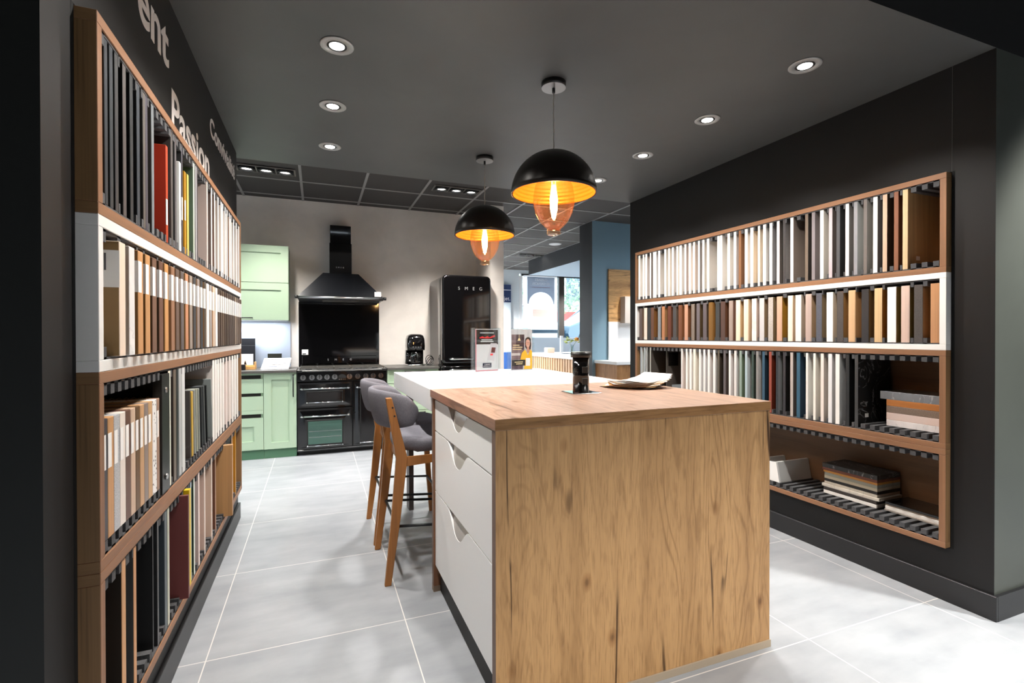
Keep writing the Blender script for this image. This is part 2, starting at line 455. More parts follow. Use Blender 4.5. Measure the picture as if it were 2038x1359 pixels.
# the street outside
struct(MB().box(-10, 11.7, .8, 40, 60, .9).build('road', mat('9A9A9C', .8)))

# ------------------------------------------------------------------ sample racks
OAKF = mat('8F674A', .5, kind='wy', hex2='62422F')
OAKV = mat('8F674A', .5, kind='w', hex2='62422F')
OAKS = mat('8A6A48', .5, kind='w', hex2='4E3822')
OAKSY = mat('8A6A48', .5, kind='wx', hex2='4E3822')
OAKBACK = mat('6E5138', .55, kind='wy', hex2='3E2C1E')
T = .0285
ZS = {1: (1.63, 2.12), 2: (1.2455, 1.6295), 3: (.7575, 1.245), 4: (.27, .757)}
RACK = {'L': (-.49, -1, 1.482, 3.905), 'R': (2.871, 1, 1.482, 4.032)}     # front plane, direction into the wall, near and far end
PLACE = {'R1': 'top shelf of the plain-wall rack', 'R2': 'white shelf of the plain-wall rack', 'R3': 'plain-wall rack, shelf under the white one', 'R4': 'bottom shelf of the plain-wall rack',
         'L1': 'top shelf of the lettered-wall rack', 'L2': 'white shelf of the lettered-wall rack', 'L3': 'lettered-wall rack, shelf under the white one', 'L4': 'bottom shelf of the lettered-wall rack'}
UNITL = {'R1': 'topmost brown oak-framed box shelf on the plain black wall', 'R2': 'white-framed box shelf on the plain black wall', 'R3': 'oak box shelf just under the white one on the plain black wall',
         'R4': 'lowest oak box shelf on the plain black wall, nearly empty', 'L1': 'topmost oak-framed box shelf just under the white wall lettering', 'L2': 'white-framed box shelf on the lettered black wall',
         'L3': 'oak box shelf just under the white one on the lettered black wall', 'L4': 'lowest oak box shelf on the lettered black wall'}

DROP = {'L': -.012, 'R': 0.}                              # the lettered-wall rack hangs a little lower
def zs(key):
    return [z + DROP[key[0]] for z in ZS[int(key[1])]]
def zrange(key):
    z0, z1 = zs(key)
    return z0 + T, z1 - T

def comb(y0, y1, ivals):
    out = []; k = 0
    while True:
        a = y0 + .004 + .0505 * k; b = min(a + .0255, y1 - .001); k += 1
        if a > y1 - .01: break
        segs = [(a, b)]
        for p, q in ivals:
            p -= .0015; q += .0015
            segs = [s for u, v in segs for s in ((u, min(v, p)), (max(u, q), v)) if s[1] - s[0] > .005]
        out += segs
    return out

def shelf_unit(key, iv_bot, iv_top):
    side, n = key[0], int(key[1])
    xf, d, y0, y1 = RACK[side]; z0, z1 = zs(key)
    xb = xf + d * .335
    white = n == 2
    o = thing('box_shelf', UNITL[key], 'shelf', (xf, y0, z0), 'box shelves of the two sample racks')
    fm = WHITE if white else OAKF; vm = WHITE if white else OAKV
    em = WHITE if white else OAKSY; sm = WHITE if white else OAKS
    a, b = sorted((xf, xb))
    for nm, p, q in (('bottom_board', z0, z0 + T), ('top_board', z1 - T, z1)):
        MB().box(a, y0, p, b, y1, q, bev=.0012, face={'y0': 1}).build(nm, [fm, em], o)
    for p, q in ((y0, y0 + T), (y1 - T, y1)):
        MB().box(a, p, z0 + T, b, q, z1 - T, bev=.0012, face={'y0': 1}).build('side_panel', [vm, sm], o)
    p, q = sorted((xb, xb - d * .012))
    MB().box(p, y0 + T, z0 + T, q, y1 - T, z1 - T).build('back_panel', WHITE if white else OAKBACK, o)
    xr = xf + d * .004; p, q = sorted((xr, xb - d * .013))
    for nm, za, zb, zr0, zr1, iv in (('slotted_mat', z0 + T, z0 + T + .006, z0 + T, z0 + T + .032, iv_bot), ('slotted_rail', z1 - T - .006, z1 - T, z1 - T - .032, z1 - T, iv_top)):
        m = MB().box(p, y0 + T + .001, za, q, y1 - T - .001, zb)
        for u, v in comb(y0 + T, y1 - T, iv): m.box(p, u, zr0, q, v, zr1)
        m.build(nm, FOAM, o)
    return o

def sample(key, row, label):
    a, b, edge, face, desc, kd = row[:6]; face = lighten(edge, face); edge = calm(edge); op = row[6] if len(row) > 6 else {}
    side, n = key[0], int(key[1]); xf, d, _, _ = RACK[side]; zi0, zi1 = zrange(key)
    z0 = op.get('b', zi0 + .0065); z1 = op.get('t', zi1 - (.0075 if n in (1, 3, 4) else .022))
    x0 = xf + d * .004 - d * op.get('fx', 0) - (d * .018 if key == 'L2' else 0)
    x1 = x0 + d * (.285 if n != 2 else .275)
    y0, y1 = a / 1000, b / 1000
    thick = n == 2 or 'b' in op and key == 'L3'
    kd2 = {'w': 'w', 's': 's', 'm': 'm', 't': 't', 'p': 'p'}[kd]
    fk = 'p' if n == 2 else ('w' if kd == 'w' else ('m' if kd == 'm' else 'p'))
    hz2 = {'m': 'BDBDBD' if kd == 'm' and lum(face) < 60 else None}.get(kd)
    em = mat(edge, .42, kind=kd2); fm = mat(face, .5, kind=fk, hex2=hz2)
    p, q = sorted((x0, x1))
    org = ((p + q) / 2, (y0 + y1) / 2, z0)
    o = MB().box(p, y0, z0, q, y1, z1, bev=.0012, face={'y0': 1, 'y1': 1}).build('worktop_sample' if thick else 'sample_board', [em, fm], None, org)
    tag(o, label, 'worktop sample' if thick else 'sample board', 'samples standing on the ' + PLACE[key] if ',' not in PLACE[key] else 'samples on the ' + PLACE[key].split(', ')[0] + ' under its white shelf')
    if 'lab' in op:                                           # white paper sticker folded round the front edge
        l0, l1 = op['lab']; w = min(.034, (y1 - y0) * (.60 if n == 3 else .68)); e = .0006
        xs = x0 - d * e; xi = x0 + d * (.05 if n > 1 else .001)
        m = MB()
        u, v = sorted((xs, x0 + d * .0002)); m.box(u, y0 - e, l0, v, y0 + w, l1)
        u, v = sorted((xs, xi)); m.box(u, y0 - e, l0, v, y0 - .0001, l1)
        l = m.build('paper_label', PAPER, o); l['label'] = 'white paper label'
    if 'big' in op:                                           # large printed label on the face turned to the aisle
        l0, l1 = op['big']
        u, v = sorted((x0 - d * .0005, x0 + d * .19))
        l = MB().box(u, y0 - .0008, l0, v, y0 - .0001, l1).build('paper_label', PAPER, o); l['label'] = 'large white printed label'
        u2 = x0 + d * .055
        MB().box(u2 - .0006, y0 - .0012, l0 + .002, u2 + .0006, y0 - .0008, l1 - .002).build('printed_rule', mat('3A3A3A', .6), l)
        for k_ in range(5):
            u3 = x0 + d * (.03 + .022 * (k_ + (k_ > 0)))
            MB().box(u3 - .0022, y0 - .0012, l1 - .052 + .006 * (k_ % 2), u3 + .0022, y0 - .0008, l1 - .008).build('printed_line', mat('55555A', .6), l)
    if 'tag' in op:                                           # small label stuck on the large face
        u, v = sorted((x0 + d * op['tag'][0], x0 + d * (op['tag'][0] + .03)))
        l = MB().box(u, y0 - .0008, z0 + op['tag'][1], v, y0 - .0001, z0 + op['tag'][1] + .022).build('paper_label', PAPER, o); l['label'] = 'small white paper label'
    return o

def lum(h): return .3 * int(h[0:2], 16) + .6 * int(h[2:4], 16) + .1 * int(h[4:6], 16)
def lighten(edge, face):
    """the large face of a board: blended with its edge colour unless much darker; some shade stays in it"""
    e = [int(edge[i:i + 2], 16) for i in (0, 2, 4)]; f = [int(face[i:i + 2], 16) for i in (0, 2, 4)]
    if lum(face) > .6 * lum(edge): q = [.45 * a + .55 * b for a, b in zip(e, f)]
    else: q = [b * 1.05 for b in f]
    return '%02X%02X%02X' % tuple(int(v) for v in q)
def calm(h):
    v = [int(h[i:i + 2], 16) for i in (0, 2, 4)]; g_ = sum(v) / 3
    return h if lum(h) > 215 else '%02X%02X%02X' % tuple(int((.88 * a + .12 * g_) * (.90 if lum(h) > 130 else .78)) for a in v)
DATA = {  # each row's face colour includes the shade between the boards
'R1': [
 (1655,1680,'E9C493','B08A58','light oak','w',{'tag': (0.07,0.05)}),
 (1700,1722,'A9684A','5C3420','red brown wood-grain','w'),
 (1756,1779,'D8B698','54412F','pale oak','w'),
 (1806,1829,'F1EEEA','7C7672','white','p'),
 (1861,1881,'867D78','BDBDB2','grey brown','p'),
 (1914,1936,'94949A','C5C7C0','mid grey','p'),
 (1963,1984,'E9E5E2','6A6562','white','p'),
 (2016,2038,'5D6065','2B2B2B','slate grey','p'),
 (2063,2085,'C9BCC1','5E544F','pinkish grey','p'),
 (2118,2141,'F3EDE0','C9BFB2','cream','p'),
 (2174,2196,'8C8387','564F4C','mauve grey','p'),
 (2220,2241,'8A7767','3A342F','taupe wood-grain','w'),
 (2324,2346,'E8D6D0','8A7A70','pale pink','p'),
 (2382,2402,'4A474A','B9B7B0','charcoal','p'),
 (2427,2449,'E3D7D6','5F5751','pale pink','p'),
 (2484,2506,'F1EEEA','8E8C8C','white','p'),
 (2535,2559,'F1EEEA','C2BEB6','white','p'),
 (2585,2602,'EFE8DC','C6AC8C','cream','p'),
 (2641,2667,'F1EEEA','D8BC96','white','p'),
 (2692,2716,'F1EEEA','CFCBC2','white','p'),
 (2749,2771,'A8714A','6B4A30','mid brown wood-grain','w'),
 (2795,2818,'F1EEEA','A79E9E','white','p'),
 (2854,2879,'EFE8DC','CFCAC1','cream','p'),
 (2930,2953,'F1EEEA','DAD5CE','white','p'),
 (2960,2980,'F1EEEA','F1EEEA','white','p'),
 (3065,3090,'F1EEEA','C6BEB3','white','p'),
 (3117,3140,'F1EEEA','B8AF9C','white','p'),
 (3168,3188,'F1EEEA','8C8580','white','p'),
 (3222,3244,'EFE8DC','CDB5A4','cream','p'),
 (3272,3296,'F1EEEA','DCD6CC','white','p'),
 (3324,3348,'E6D3CB','8E8078','pale pink','p'),
 (3381,3407,'F1EEEA','D6D2CA','white','p'),
 (3426,3447,'EFE8DC','D9D0C4','cream','p'),
 (3481,3505,'F1EEEA','B8A8A2','white','p'),
 (3531,3554,'EFE8DC','D9D0C0','cream','p'),
 (3581,3607,'F1EEEA','D3CBBB','white','p'),
 (3663,3692,'F1EEEA','DDD6CC','white','p'),
 (3716,3744,'F1EEEA','C9C9CC','white','p'),
 (3745,3766,'F1EEEA','F1EEEA','white','p'),
 (3791,3812,'F1EEEA','6E625C','white','p'),
 (3852,3880,'F1EEEA','CBBBB0','white','p'),
 (3896,3920,'F1EEEA','F1EEEA','white','p'),
 (3958,3987,'F1EEEA','D8D2C6','white','p'),
],
'R2': [
 (1513,1551,'DB9C68','DB9C68','warm orange oak','w'),
 (1585,1625,'605B5B','B08C50','dark speckled','s'),
 (1645,1686,'EFCFBE','6A5A30','pink oak','w'),
 (1710,1754,'F2F0EE','A88A50','white','p'),
 (1780,1821,'F4CC92','8C5A20','light honey oak','w'),
 (1851,1891,'3A3A3E','B08238','matt black','p'),
 (1925,1965,'F0C08C','A87C4C','light orange oak','w'),
 (1995,2034,'625C5A','C08A3C','dark speckled','s'),
 (2058,2098,'F1EEEA','C0B090','white','p'),
 (2128,2166,'6C7080','8C6A30','slate blue','s'),
 (2196,2237,'CFB4A8','A08050','pinkish beige oak','w'),
 (2267,2308,'E0DEDD','9A8468','pale grey','p'),
 (2327,2363,'F0E0CC','C8A070','cream oak','w'),
 (2406,2448,'E6B595','8F6A20','salmon oak','w'),
 (2477,2516,'C8BFB4','7A6A4E','speckled beige','s'),
 (2548,2588,'D8D4D4','8A7458','pale grey','p'),
 (2613,2653,'DDD7D0','B49484','pale stone','m'),
 (2682,2724,'F0DAC2','B08A5E','pale cream oak','w'),
 (2756,2797,'EDD9BF','A8824A','cream oak','w'),
 (2824,2863,'B09A90','6B4F45','streaked taupe','w'),
 (2900,2944,'6F5146','5B3418','dark brown','w'),
 (2957,2997,'4C4C4C','3C322A','black speckled','s'),
 (3026,3070,'A06F2E','8A6236','olive wood','w'),
 (3092,3131,'7C7074','453A2E','mauve grey','p'),
 (3167,3204,'857A80','54432C','mauve grey','p'),
 (3227,3265,'8F7F73','4A3A2E','speckled grey brown','s'),
 (3304,3345,'DDA283','70492F','salmon oak','w'),
 (3378,3421,'9A5C3C','6C4A2E','rust brown','w'),
 (3449,3491,'63605F','5C4630','dark grey','p'),
 (3517,3558,'8A4A36','4A3C2C','red brown','w'),
 (3600,3639,'CC8A5E','7D6846','orange oak','w'),
 (3654,3695,'8E9298','4A3A2A','mid grey','s'),
 (3753,3796,'8A5F4C','7A5218','walnut brown','w'),
 (3801,3846,'44474A','33302C','dark slate','s'),
 (3854,3899,'E9DACB','8C7A6A','cream','w'),
 (3927,3972,'7F6A66','5A4326','mauve brown','w'),
],
'R3': [
 (1909,1928,'55575A','151515','black marble','m',{'tag': (0.06,0.055)}),
 (1959,1980,'33373A','121212','anthracite','p'),
 (2017,2042,'F4F3F0','A5A5A5','white','p'),
 (2063,2087,'E6E6E8','A9A09B','cool white','p'),
 (2115,2135,'EDE3DC','B5A79A','pinkish white','p'),
 (2168,2184,'F6F3EA','DCD8CC','warm white','p'),
 (2219,2234,'F1EEEA','E2E0DD','white','p'),
 (2274,2299,'447E9F','25384A','steel blue','p'),
 (2324,2345,'CFC4BC','5F564E','greige','p'),
 (2380,2400,'4A464C','161514','dark mauve','p'),
 (2436,2453,'42474F','CFCDC8','dark slate','p'),
 (2487,2509,'C25B48','5A1E08','brick red','p'),
 (2543,2564,'46708F','1E3240','steel blue','p'),
 (2595,2616,'9A9996','D6D2CE','mid grey','p'),
 (2636,2654,'4F635C','28322B','dark green','p'),
 (2693,2713,'BCD6DD','CFCBC8','ice blue','p'),
 (2742,2764,'9DB3A6','5C6A54','sage green','p'),
 (2791,2813,'DEDBD8','D2D0CC','pale grey','p'),
 (2846,2864,'F1EEEA','C5BCBC','white','p'),
 (2894,2917,'7D7579','463C37','mauve grey','p'),
 (2957,2975,'7A6C5E','3C342B','taupe','p'),
 (3000,3023,'F1EEEA','B9B8B4','white','p'),
 (3059,3080,'F1EEEA','C8BDBA','white','p'),
 (3107,3128,'F1EEEA','C0C2C6','white','p'),
 (3156,3177,'F1EEEA','C9C9C6','white','p'),
 (3216,3242,'EFE8DC','D9CDB9','cream','p'),
 (3262,3286,'F1EEEA','C9C4BC','white','p'),
 (3310,3331,'F1EEEA','D8CDBF','white','p'),
 (3369,3388,'EADFDC','C9B8AE','pinkish white','p'),
 (3796,3813,'B7B7B0','4A443F','grey-edged dark','p'),
 (3848,3865,'B9BDBD','5A5652','grey-edged pale','p'),
 (3883,3898,'B4BCC0','D5D5D5','grey-edged pale','p'),
 (3938,3957,'A9B4BA','D8D4CC','grey-edged pale','p'),
],
'L1': [
 (1537,1557,'3E464E','15140F','blue grey','p'),
 (1571,1593,'3C444C','14130F','blue grey','p'),
 (1607,1630,'4A4A4C','131210','dark grey','p'),
 (1665,1689,'6E6664','110F0E','warm grey','p'),
 (1721,1745,'3C4144','101010','anthracite','p'),
 (1779,1803,'47505A','101012','blue grey','p'),
 (1835,1856,'7A736B','161412','greige','p'),
 (1859,1879,'5E5966','1E1E20','mauve speckled','s'),
 (1920,1944,'7E8488','2A2622','light grey','p'),
 (2082,2106,'E24A1C','8C2208','bright red','p',{'t': 1.997,'lab': (1.716,1.807)}),
 (2149,2173,'675F5C','2E2A28','warm grey','p'),
 (2202,2223,'6C6668','232222','mauve grey','p'),
 (2266,2290,'F1EEEA','BDBDBA','white','p',{'t': 1.999}),
 (2300,2318,'57525C','222222','dark mauve','p',{'lab': (1.78,1.87)}),
 (2347,2369,'C98E10','8A6208','mustard yellow','p',{'t': 1.987,'lab': (1.79,1.87)}),
 (2392,2416,'F2D060','8A7420','light yellow','p',{'t': 1.989}),
 (2500,2524,'BFC9BC','4A5E4C','green-faced','p'),
 (2543,2565,'A7A5A9','4A4448','light grey','p'),
 (2566,2584,'5A5257','3A3336','dark mauve','p'),
 (2783,2807,'DBCDC6','8C796F','taupe','p'),
 (2890,2914,'E3D8D0','584C46','pinkish white','p'),
 (2974,2998,'E9DFD6','6B544A','pinkish white','p'),
 (3072,3096,'EFE9E2','9A8B80','off-white','p'),
 (3168,3192,'EDE6DF','B5A9A0','off-white','p'),
 (3210,3234,'F1EEEA','CFC9C4','white','p'),
 (3295,3319,'F1EEEA','B5A294','white','p'),
 (3356,3380,'F1EEEA','A8988C','white','p'),
 (3444,3468,'EFE5DC','8C7362','off-white','p'),
 (3501,3525,'F1EEEA','CFC6BE','white','p'),
 (3613,3637,'F1EEEA','C4BEB8','white','p'),
 (3724,3748,'F1EEEA','B5ABA2','white','p'),
 (3842,3866,'F1EEEA','C4BBB2','white','p'),
],
'L2': [
 (1571,1615,'F0DCC8','8F7148','cream','p',{'big': (1.447,1.543)}),
 (1644,1687,'ECEAE8','A89A8C','white marble','m'),
 (1716,1760,'E2A365','7A5526','orange oak','w',{'lab': (1.447,1.537)}),
 (1782,1826,'DFA062','7A5526','orange oak','w',{'lab': (1.447,1.537)}),
 (1849,1893,'9A6E56','503A22','walnut brown','w',{'lab': (1.447,1.537)}),
 (1920,1964,'8C5C46','3C2A16','dark walnut brown','w',{'lab': (1.447,1.537)}),
 (1984,2028,'E5A35C','7A5A36','orange oak','w',{'lab': (1.447,1.537)}),
 (2064,2108,'A97856','6A4A2A','mid brown oak','w',{'lab': (1.447,1.537)}),
 (2128,2172,'83695A','6A4A22','grey brown','w',{'lab': (1.447,1.537)}),
 (2198,2242,'7B6E6C','6A4A1E','smoky grey','w',{'lab': (1.447,1.537)}),
 (2268,2312,'D89468','7A5A2A','salmon oak','w',{'lab': (1.447,1.537)}),
 (2338,2382,'A89A8C','70502E','grey beige','w',{'lab': (1.447,1.537)}),
 (2402,2446,'4A4D52','8A5E2A','slate','p',{'lab': (1.447,1.537)}),
 (2474,2518,'98887F','8A5E2E','mauve brown','w',{'lab': (1.447,1.537)}),
 (2540,2584,'40464C','8A5E2A','slate','p',{'lab': (1.447,1.537)}),
 (2609,2653,'5C4A36','A8703A','dark olive brown','w',{'lab': (1.447,1.537)}),
 (2678,2722,'F1EFEC','D8D4CE','white','p'),
 (2744,2788,'A8A29C','8A6A4A','mid grey','p',{'lab': (1.447,1.537)}),
 (2816,2860,'E0C4A8','9A6E46','beige','w',{'lab': (1.447,1.537)}),
 (2894,2938,'F1EFEC','C9B8A8','white','p'),
 (2964,3008,'5C4638','3A2A20','dark brown','w',{'lab': (1.447,1.537)}),
 (3032,3076,'6E5848','3A2C20','dark brown','w',{'lab': (1.447,1.537)}),
 (3094,3138,'7A6450','4A3424','dark brown','w',{'lab': (1.447,1.537)}),
 (3163,3207,'5A463A','3A2A22','dark brown','w',{'lab': (1.447,1.537)}),
 (3238,3282,'6C5A4E','3A2A22','dark brown','w',{'lab': (1.447,1.537)}),
 (3314,3358,'6A5850','3A2C26','dark brown','w',{'lab': (1.447,1.537)}),
 (3384,3428,'6C5A54','3A2C26','dark brown','w',{'lab': (1.447,1.537)}),
 (3457,3501,'6E5C54','3A2C26','dark brown','w',{'lab': (1.447,1.537)}),
 (3532,3576,'A2907E','4A3A30','greige','w',{'lab': (1.447,1.537)}),
 (3602,3646,'8E7C6E','4A3A30','greige','w',{'lab': (1.447,1.537)}),
 (3678,3722,'86746A','4A3A30','greige','w',{'lab': (1.447,1.537)}),
 (3769,3813,'6C5648','4A3A30','dark brown','w',{'lab': (1.447,1.537)}),
],
'L3': [
 (1512,1542,'4C464C','4C464C','dark mauve speckled','s',{'b': 0.8065,'t': 1.113,'lab': (0.985,1.073)}),
 (1544,1584,'DFA060','DFA060','orange oak','w',{'b': 0.8065,'t': 1.113,'lab': (0.985,1.073)}),
 (1585,1626,'C9CBCE','C9CBCE','pale grey','s',{'b': 0.8065,'t': 1.113,'lab': (0.985,1.073)}),
 (1628,1669,'EADFD5','EADFD5','cream','p',{'b': 0.8065,'t': 1.113,'lab': (0.985,1.073)}),
 (1670,1709,'83543F','83543F','red brown','w',{'b': 0.8065,'t': 1.113,'lab': (0.985,1.073)}),
 (1711,1750,'E6C2A2','E6C2A2','beige oak','w',{'b': 0.8065,'t': 1.113,'lab': (0.985,1.073)}),
 (1752,1788,'875A28','875A28','olive wood','w',{'b': 0.8065,'t': 1.113,'lab': (0.985,1.073)}),
 (1791,1829,'DDA873','DDA873','light oak','w',{'b': 0.8065,'t': 1.113,'lab': (0.985,1.073)}),
 (1830,1868,'9C8A82','9C8A82','grey mauve','w',{'b': 0.8065,'t': 1.113,'lab': (0.985,1.073)}),
 (1869,1909,'DFAE78','DFAE78','light oak','w',{'b': 0.8065,'t': 1.113,'lab': (0.985,1.073)}),
 (1913,1955,'F0EEEC','F0EEEC','white terrazzo','t',{'b': 0.8065,'t': 1.113}),
 (1958,1988,'B48E78','B48E78','pinkish brown','w',{'b': 0.8065,'t': 1.113,'lab': (0.985,1.073)}),
 (2095,2127,'DDE0D2','3C3A36','pale green-edged','p'),
 (2165,2202,'8A7A6A','3C322C','taupe','p'),
 (2209,2235,'30383A','26221E','black green','p'),
 (2243,2281,'C6CBCC','A5A8A8','light grey','p'),
 (2290,2335,'D6D8D8','B9BCBE','light grey','p'),
 (2905,2948,'F1EEEA','B5ABA5','white','p'),
 (2974,3020,'F1EEEA','C5BBB5','white','p'),
 (3038,3084,'F1EEEA','C5BDB8','white','p'),
 (3116,3162,'F1EEEA','CDC8C2','white','p'),
 (3196,3242,'F1EEEA','CDC5BE','white','p'),
 (3302,3348,'E6D8D2','D2C2BC','pale pink','p'),
 (3422,3468,'E9DED8','D0C4BC','pale pink','p'),
 (3532,3578,'F1EEEA','CCC4BE','white','p'),
 (3630,3676,'F1EEEA','CCC4BE','white','p'),
 (3738,3784,'F1EEEA','CCC4BE','white','p'),
],
'L4': [
 (1634,1664,'E0A266','15120C','black-faced oak-edged','w'),
 (1727,1750,'DE9C62','4A4A4A','grey-faced oak-edged','w'),
 (1956,1970,'6C6E70','17181A','black mesh','p'),
 (2040,2068,'6A7880','39424A','grey blue','p'),
 (2076,2100,'CDD0BC','6E7A70','pale green','p'),
 (2235,2251,'8A4844','6A3230','maroon','p',{'fx': 0.03,'t': 0.706,'b': 0.308}),
 (2301,2330,'F0CE10','C8A400','bright yellow','p',{'fx': 0.02,'t': 0.709,'b': 0.325}),
 (2343,2368,'6C6A74','2E2C30','dark mauve','p'),
 (2416,2436,'A9C2D0','4A606E','slate blue','p'),
 (2478,2497,'D5DDD2','1F3A28','bottle green','p'),
 (2569,2589,'EBD8D2','D5B9B0','pale pink','p'),
 (2689,2714,'E6D2C6','C4A594','pinkish oak','w'),
 (2857,2882,'E8D2C2','CDAE98','light pinkish oak','w'),
 (2958,2980,'A87C5C','5E3A28','brown','w'),
 (3199,3226,'D0A070','A97C4C','thick oak','w',{'fx': 0.045,'t': 0.704,'b': 0.3}),
 (3253,3283,'6A3428','3A1A12','red brown','p'),
 (3328,3350,'33383C','191A1C','black','p'),
 (3375,3397,'33383C','191A1C','black','p'),
 (3423,3445,'33383C','191A1C','black','p'),
 (3498,3528,'D8A878','4A3A2A','oak','w'),
 (3640,3670,'C88A1E','A86C10','ochre','w'),
],
}
DATA['R4'] = []
_seen = set()
for key, rows in DATA.items():
    rows = sorted(rows, key=lambda r: r[0])
    zi0, zi1 = zrange(key)
    ivb = [(r[0] / 1000, r[1] / 1000) for r in rows if (r[6] if len(r) > 6 else {}).get('b', 0) < zi0 + .0325]
    ivt = [(r[0] / 1000, r[1] / 1000) for r in rows if (r[6] if len(r) > 6 else {}).get('t', 9) > zi1 - .0325]
    if key == 'L3': ivb += [(1.993, 2.09)]; ivt += [(1.993, 2.09)]
    if key == 'L4': ivb += [(1.922, 1.938)]; ivt += [(1.922, 1.938)]
    shelf_unit(key, ivb, ivt)
    total = {}
    for r in rows: total[r[4]] = total.get(r[4], 0) + 1
    rank = {}
    for r in rows[::-1]:
        dsc = r[4]; rank[dsc] = rank.get(dsc, 0) + 1
        what = 'worktop sample' if key[1] == '2' else 'sample board'
        if total[dsc] == 1: lb = 'the only %s %s, %s' % (dsc, what, PLACE[key])
        else: lb = '%s %s board from kitchen end, %s' % (ORD[rank[dsc]], dsc, PLACE[key])
        if len(lb.split()) > 16: lb = lb.replace('the only ', '').replace('worktop sample', 'sample')
        sample(key, r, lb)

# ------------------------------------------------------------------ other contents of the racks
G1 = 'slabs lying in the plain-wall rack'
def slab(name, x0, y0, z0, x1, y1, z1, hexc, kd, label, group, hex2=None):
    o = MB().box(x0, y0, z0, x1, y1, z1, bev=.0012).build(name, mat(hexc, .4, kind=kd, hex2=hex2), None, ((x0 + x1) / 2, (y0 + y1) / 2, z0))
    return tag(o, label, 'worktop sample', group)
zz = .8184
for dy, h, hc, kd, lb in ((0, .034, 'E8E4E4', 'm', 'whitish worktop slab at the bottom of the pile beside black marble board'), (0, .0385, 'DCC8C0', 'p', 'pale pink worktop slab second from the bottom, pile beside black marble board'),
                          (0, .037, '7C6C60', 's', 'dark taupe worktop slab in middle of the pile beside black marble board'), (0, .0345, 'B0703A', 'wy', 'orange oak worktop slab under the grey-veined top slab'),
                          (.033, .043, '73777C', 'm', 'thick grey-veined slab on top of the pile beside black marble board')):
    slab('worktop_slab', 2.95, 1.512, zz, 3.165, 1.803 + dy, zz + h, hc, kd, lb, 'slabs piled beside the black marble board', 'C9CBCC' if h == .043 else None)
    zz += h + .0004
zz = .3309
for i, (x0, ex, h, hc, kd, lb) in enumerate((
        (2.968, 0, .020, 'EDEBE6', 'p', 'white slab at the very bottom of the tall pile on the bottom shelf'), (2.968, 0, .020, '3A3532', 's', 'dark brown slab second from the bottom, tall pile on bottom shelf'),
        (2.972, .03, .017, 'C9C2B6', 'm', 'pale grey stone slab third from the bottom, tall pile on bottom shelf'), (2.975, .0, .017, 'BDB5A6', 'm', 'beige grey stone slab just under the thin black one'),
        (2.975, 0, .017, '1E1D1C', 'p', 'thin black slab in the middle of the tall pile, bottom shelf'), (2.975, 0, .018, 'BDB49E', 'wy', 'pale cream slab just above the thin black one'),
        (2.975, 0, .019, '93958A', 'wy', 'grey green slab high in the tall pile, bottom shelf'), (2.971, .006, .014, 'B8813C', 'wy', 'thin honey oak slab second from top of the tall pile'),
        (2.967, .012, .016, '6E4030', 'wy', 'red brown slab right under the black marble top slab'), (2.966, .014, .026, '2B2D2E', 'm', 'black marble slab on top of the tall pile, bottom shelf'))):
    slab('stone_slab', x0, 1.866 - ex * .4, zz, x0 + .205, 2.183 + ex * .5, zz + h, hc, kd, lb, 'slabs of the tall pile on the bottom shelf', 'B5B8BA' if i == 9 else None)
    zz += h + .0004
zz = .3309
for x0, h, hc, kd, lb in ((2.985, .010, 'A39C94', 'm', 'thin grey slab lying lowest beside the near end of the bottom shelf'), (2.992, .016, 'F0EEEA', 'p', 'white slab in the low pile at the near end of the bottom shelf'),
                          (2.994, .008, '8E8478', 'p', 'thin taupe slab under the glossy black one'), (2.993, .014, '101011', 'p', 'glossy black slab on top of the low near pile')):
    o = slab('gloss_slab', x0, 1.515, zz, 3.195, 1.834, zz + h, hc, kd, lb, 'slabs of the low near pile on the bottom shelf')
    if hc == '101011': o.data.materials[0] = mat('101011', .06, coat=.5)
    zz += h + .0004
# pale sloping tray and flat dark boards at the kitchen end of the bottom shelf
t = thing('drawer_tray', 'pale grey sloping drawer tray on the bottom shelf behind the tall slab pile', 'tray', (2.95, 2.47, .329))
TR = mat('C9CAC8', .45)
MB().prism([(2.434, .3309), (2.449, .3309), (2.474, .462), (2.459, .462)], 'x', 2.90, 3.19).build('side_panel', TR, t)
MB().prism([(2.62, .3309), (2.635, .3309), (2.66, .44), (2.645, .44)], 'x', 2.90, 3.19).build('side_panel', TR, t)
MB().box(2.90, 2.445, .3309, 3.19, 2.628, .3352).build('base', TR, t)
MB().prism([(2.434, .3309), (2.635, .3309), (2.66, .44), (2.459, .462)], 'x', 2.885, 2.9).build('front', mat('EDEDEB', .4), t)
for k_, (y, lb) in enumerate(((2.74, 'flat dark cutlery insert nearest the pale tray, bottom shelf'), (3.09, 'flat dark cutlery insert second from the pale tray, bottom shelf'))):
    t = thing('cutlery_insert', lb, 'insert', (3.04, y, .329), 'cutlery inserts on the bottom shelf')
    MB().box(2.905, y - .02, .3309, 3.19, y + .28, .345).build('base', mat('242426', .5), t)
    for j in range(5): MB().box(2.905, y - .02 + .0725 * j, .345, 3.19, y - .012 + .0725 * j, .40).build('divider', mat('3A3A3C', .45), t)
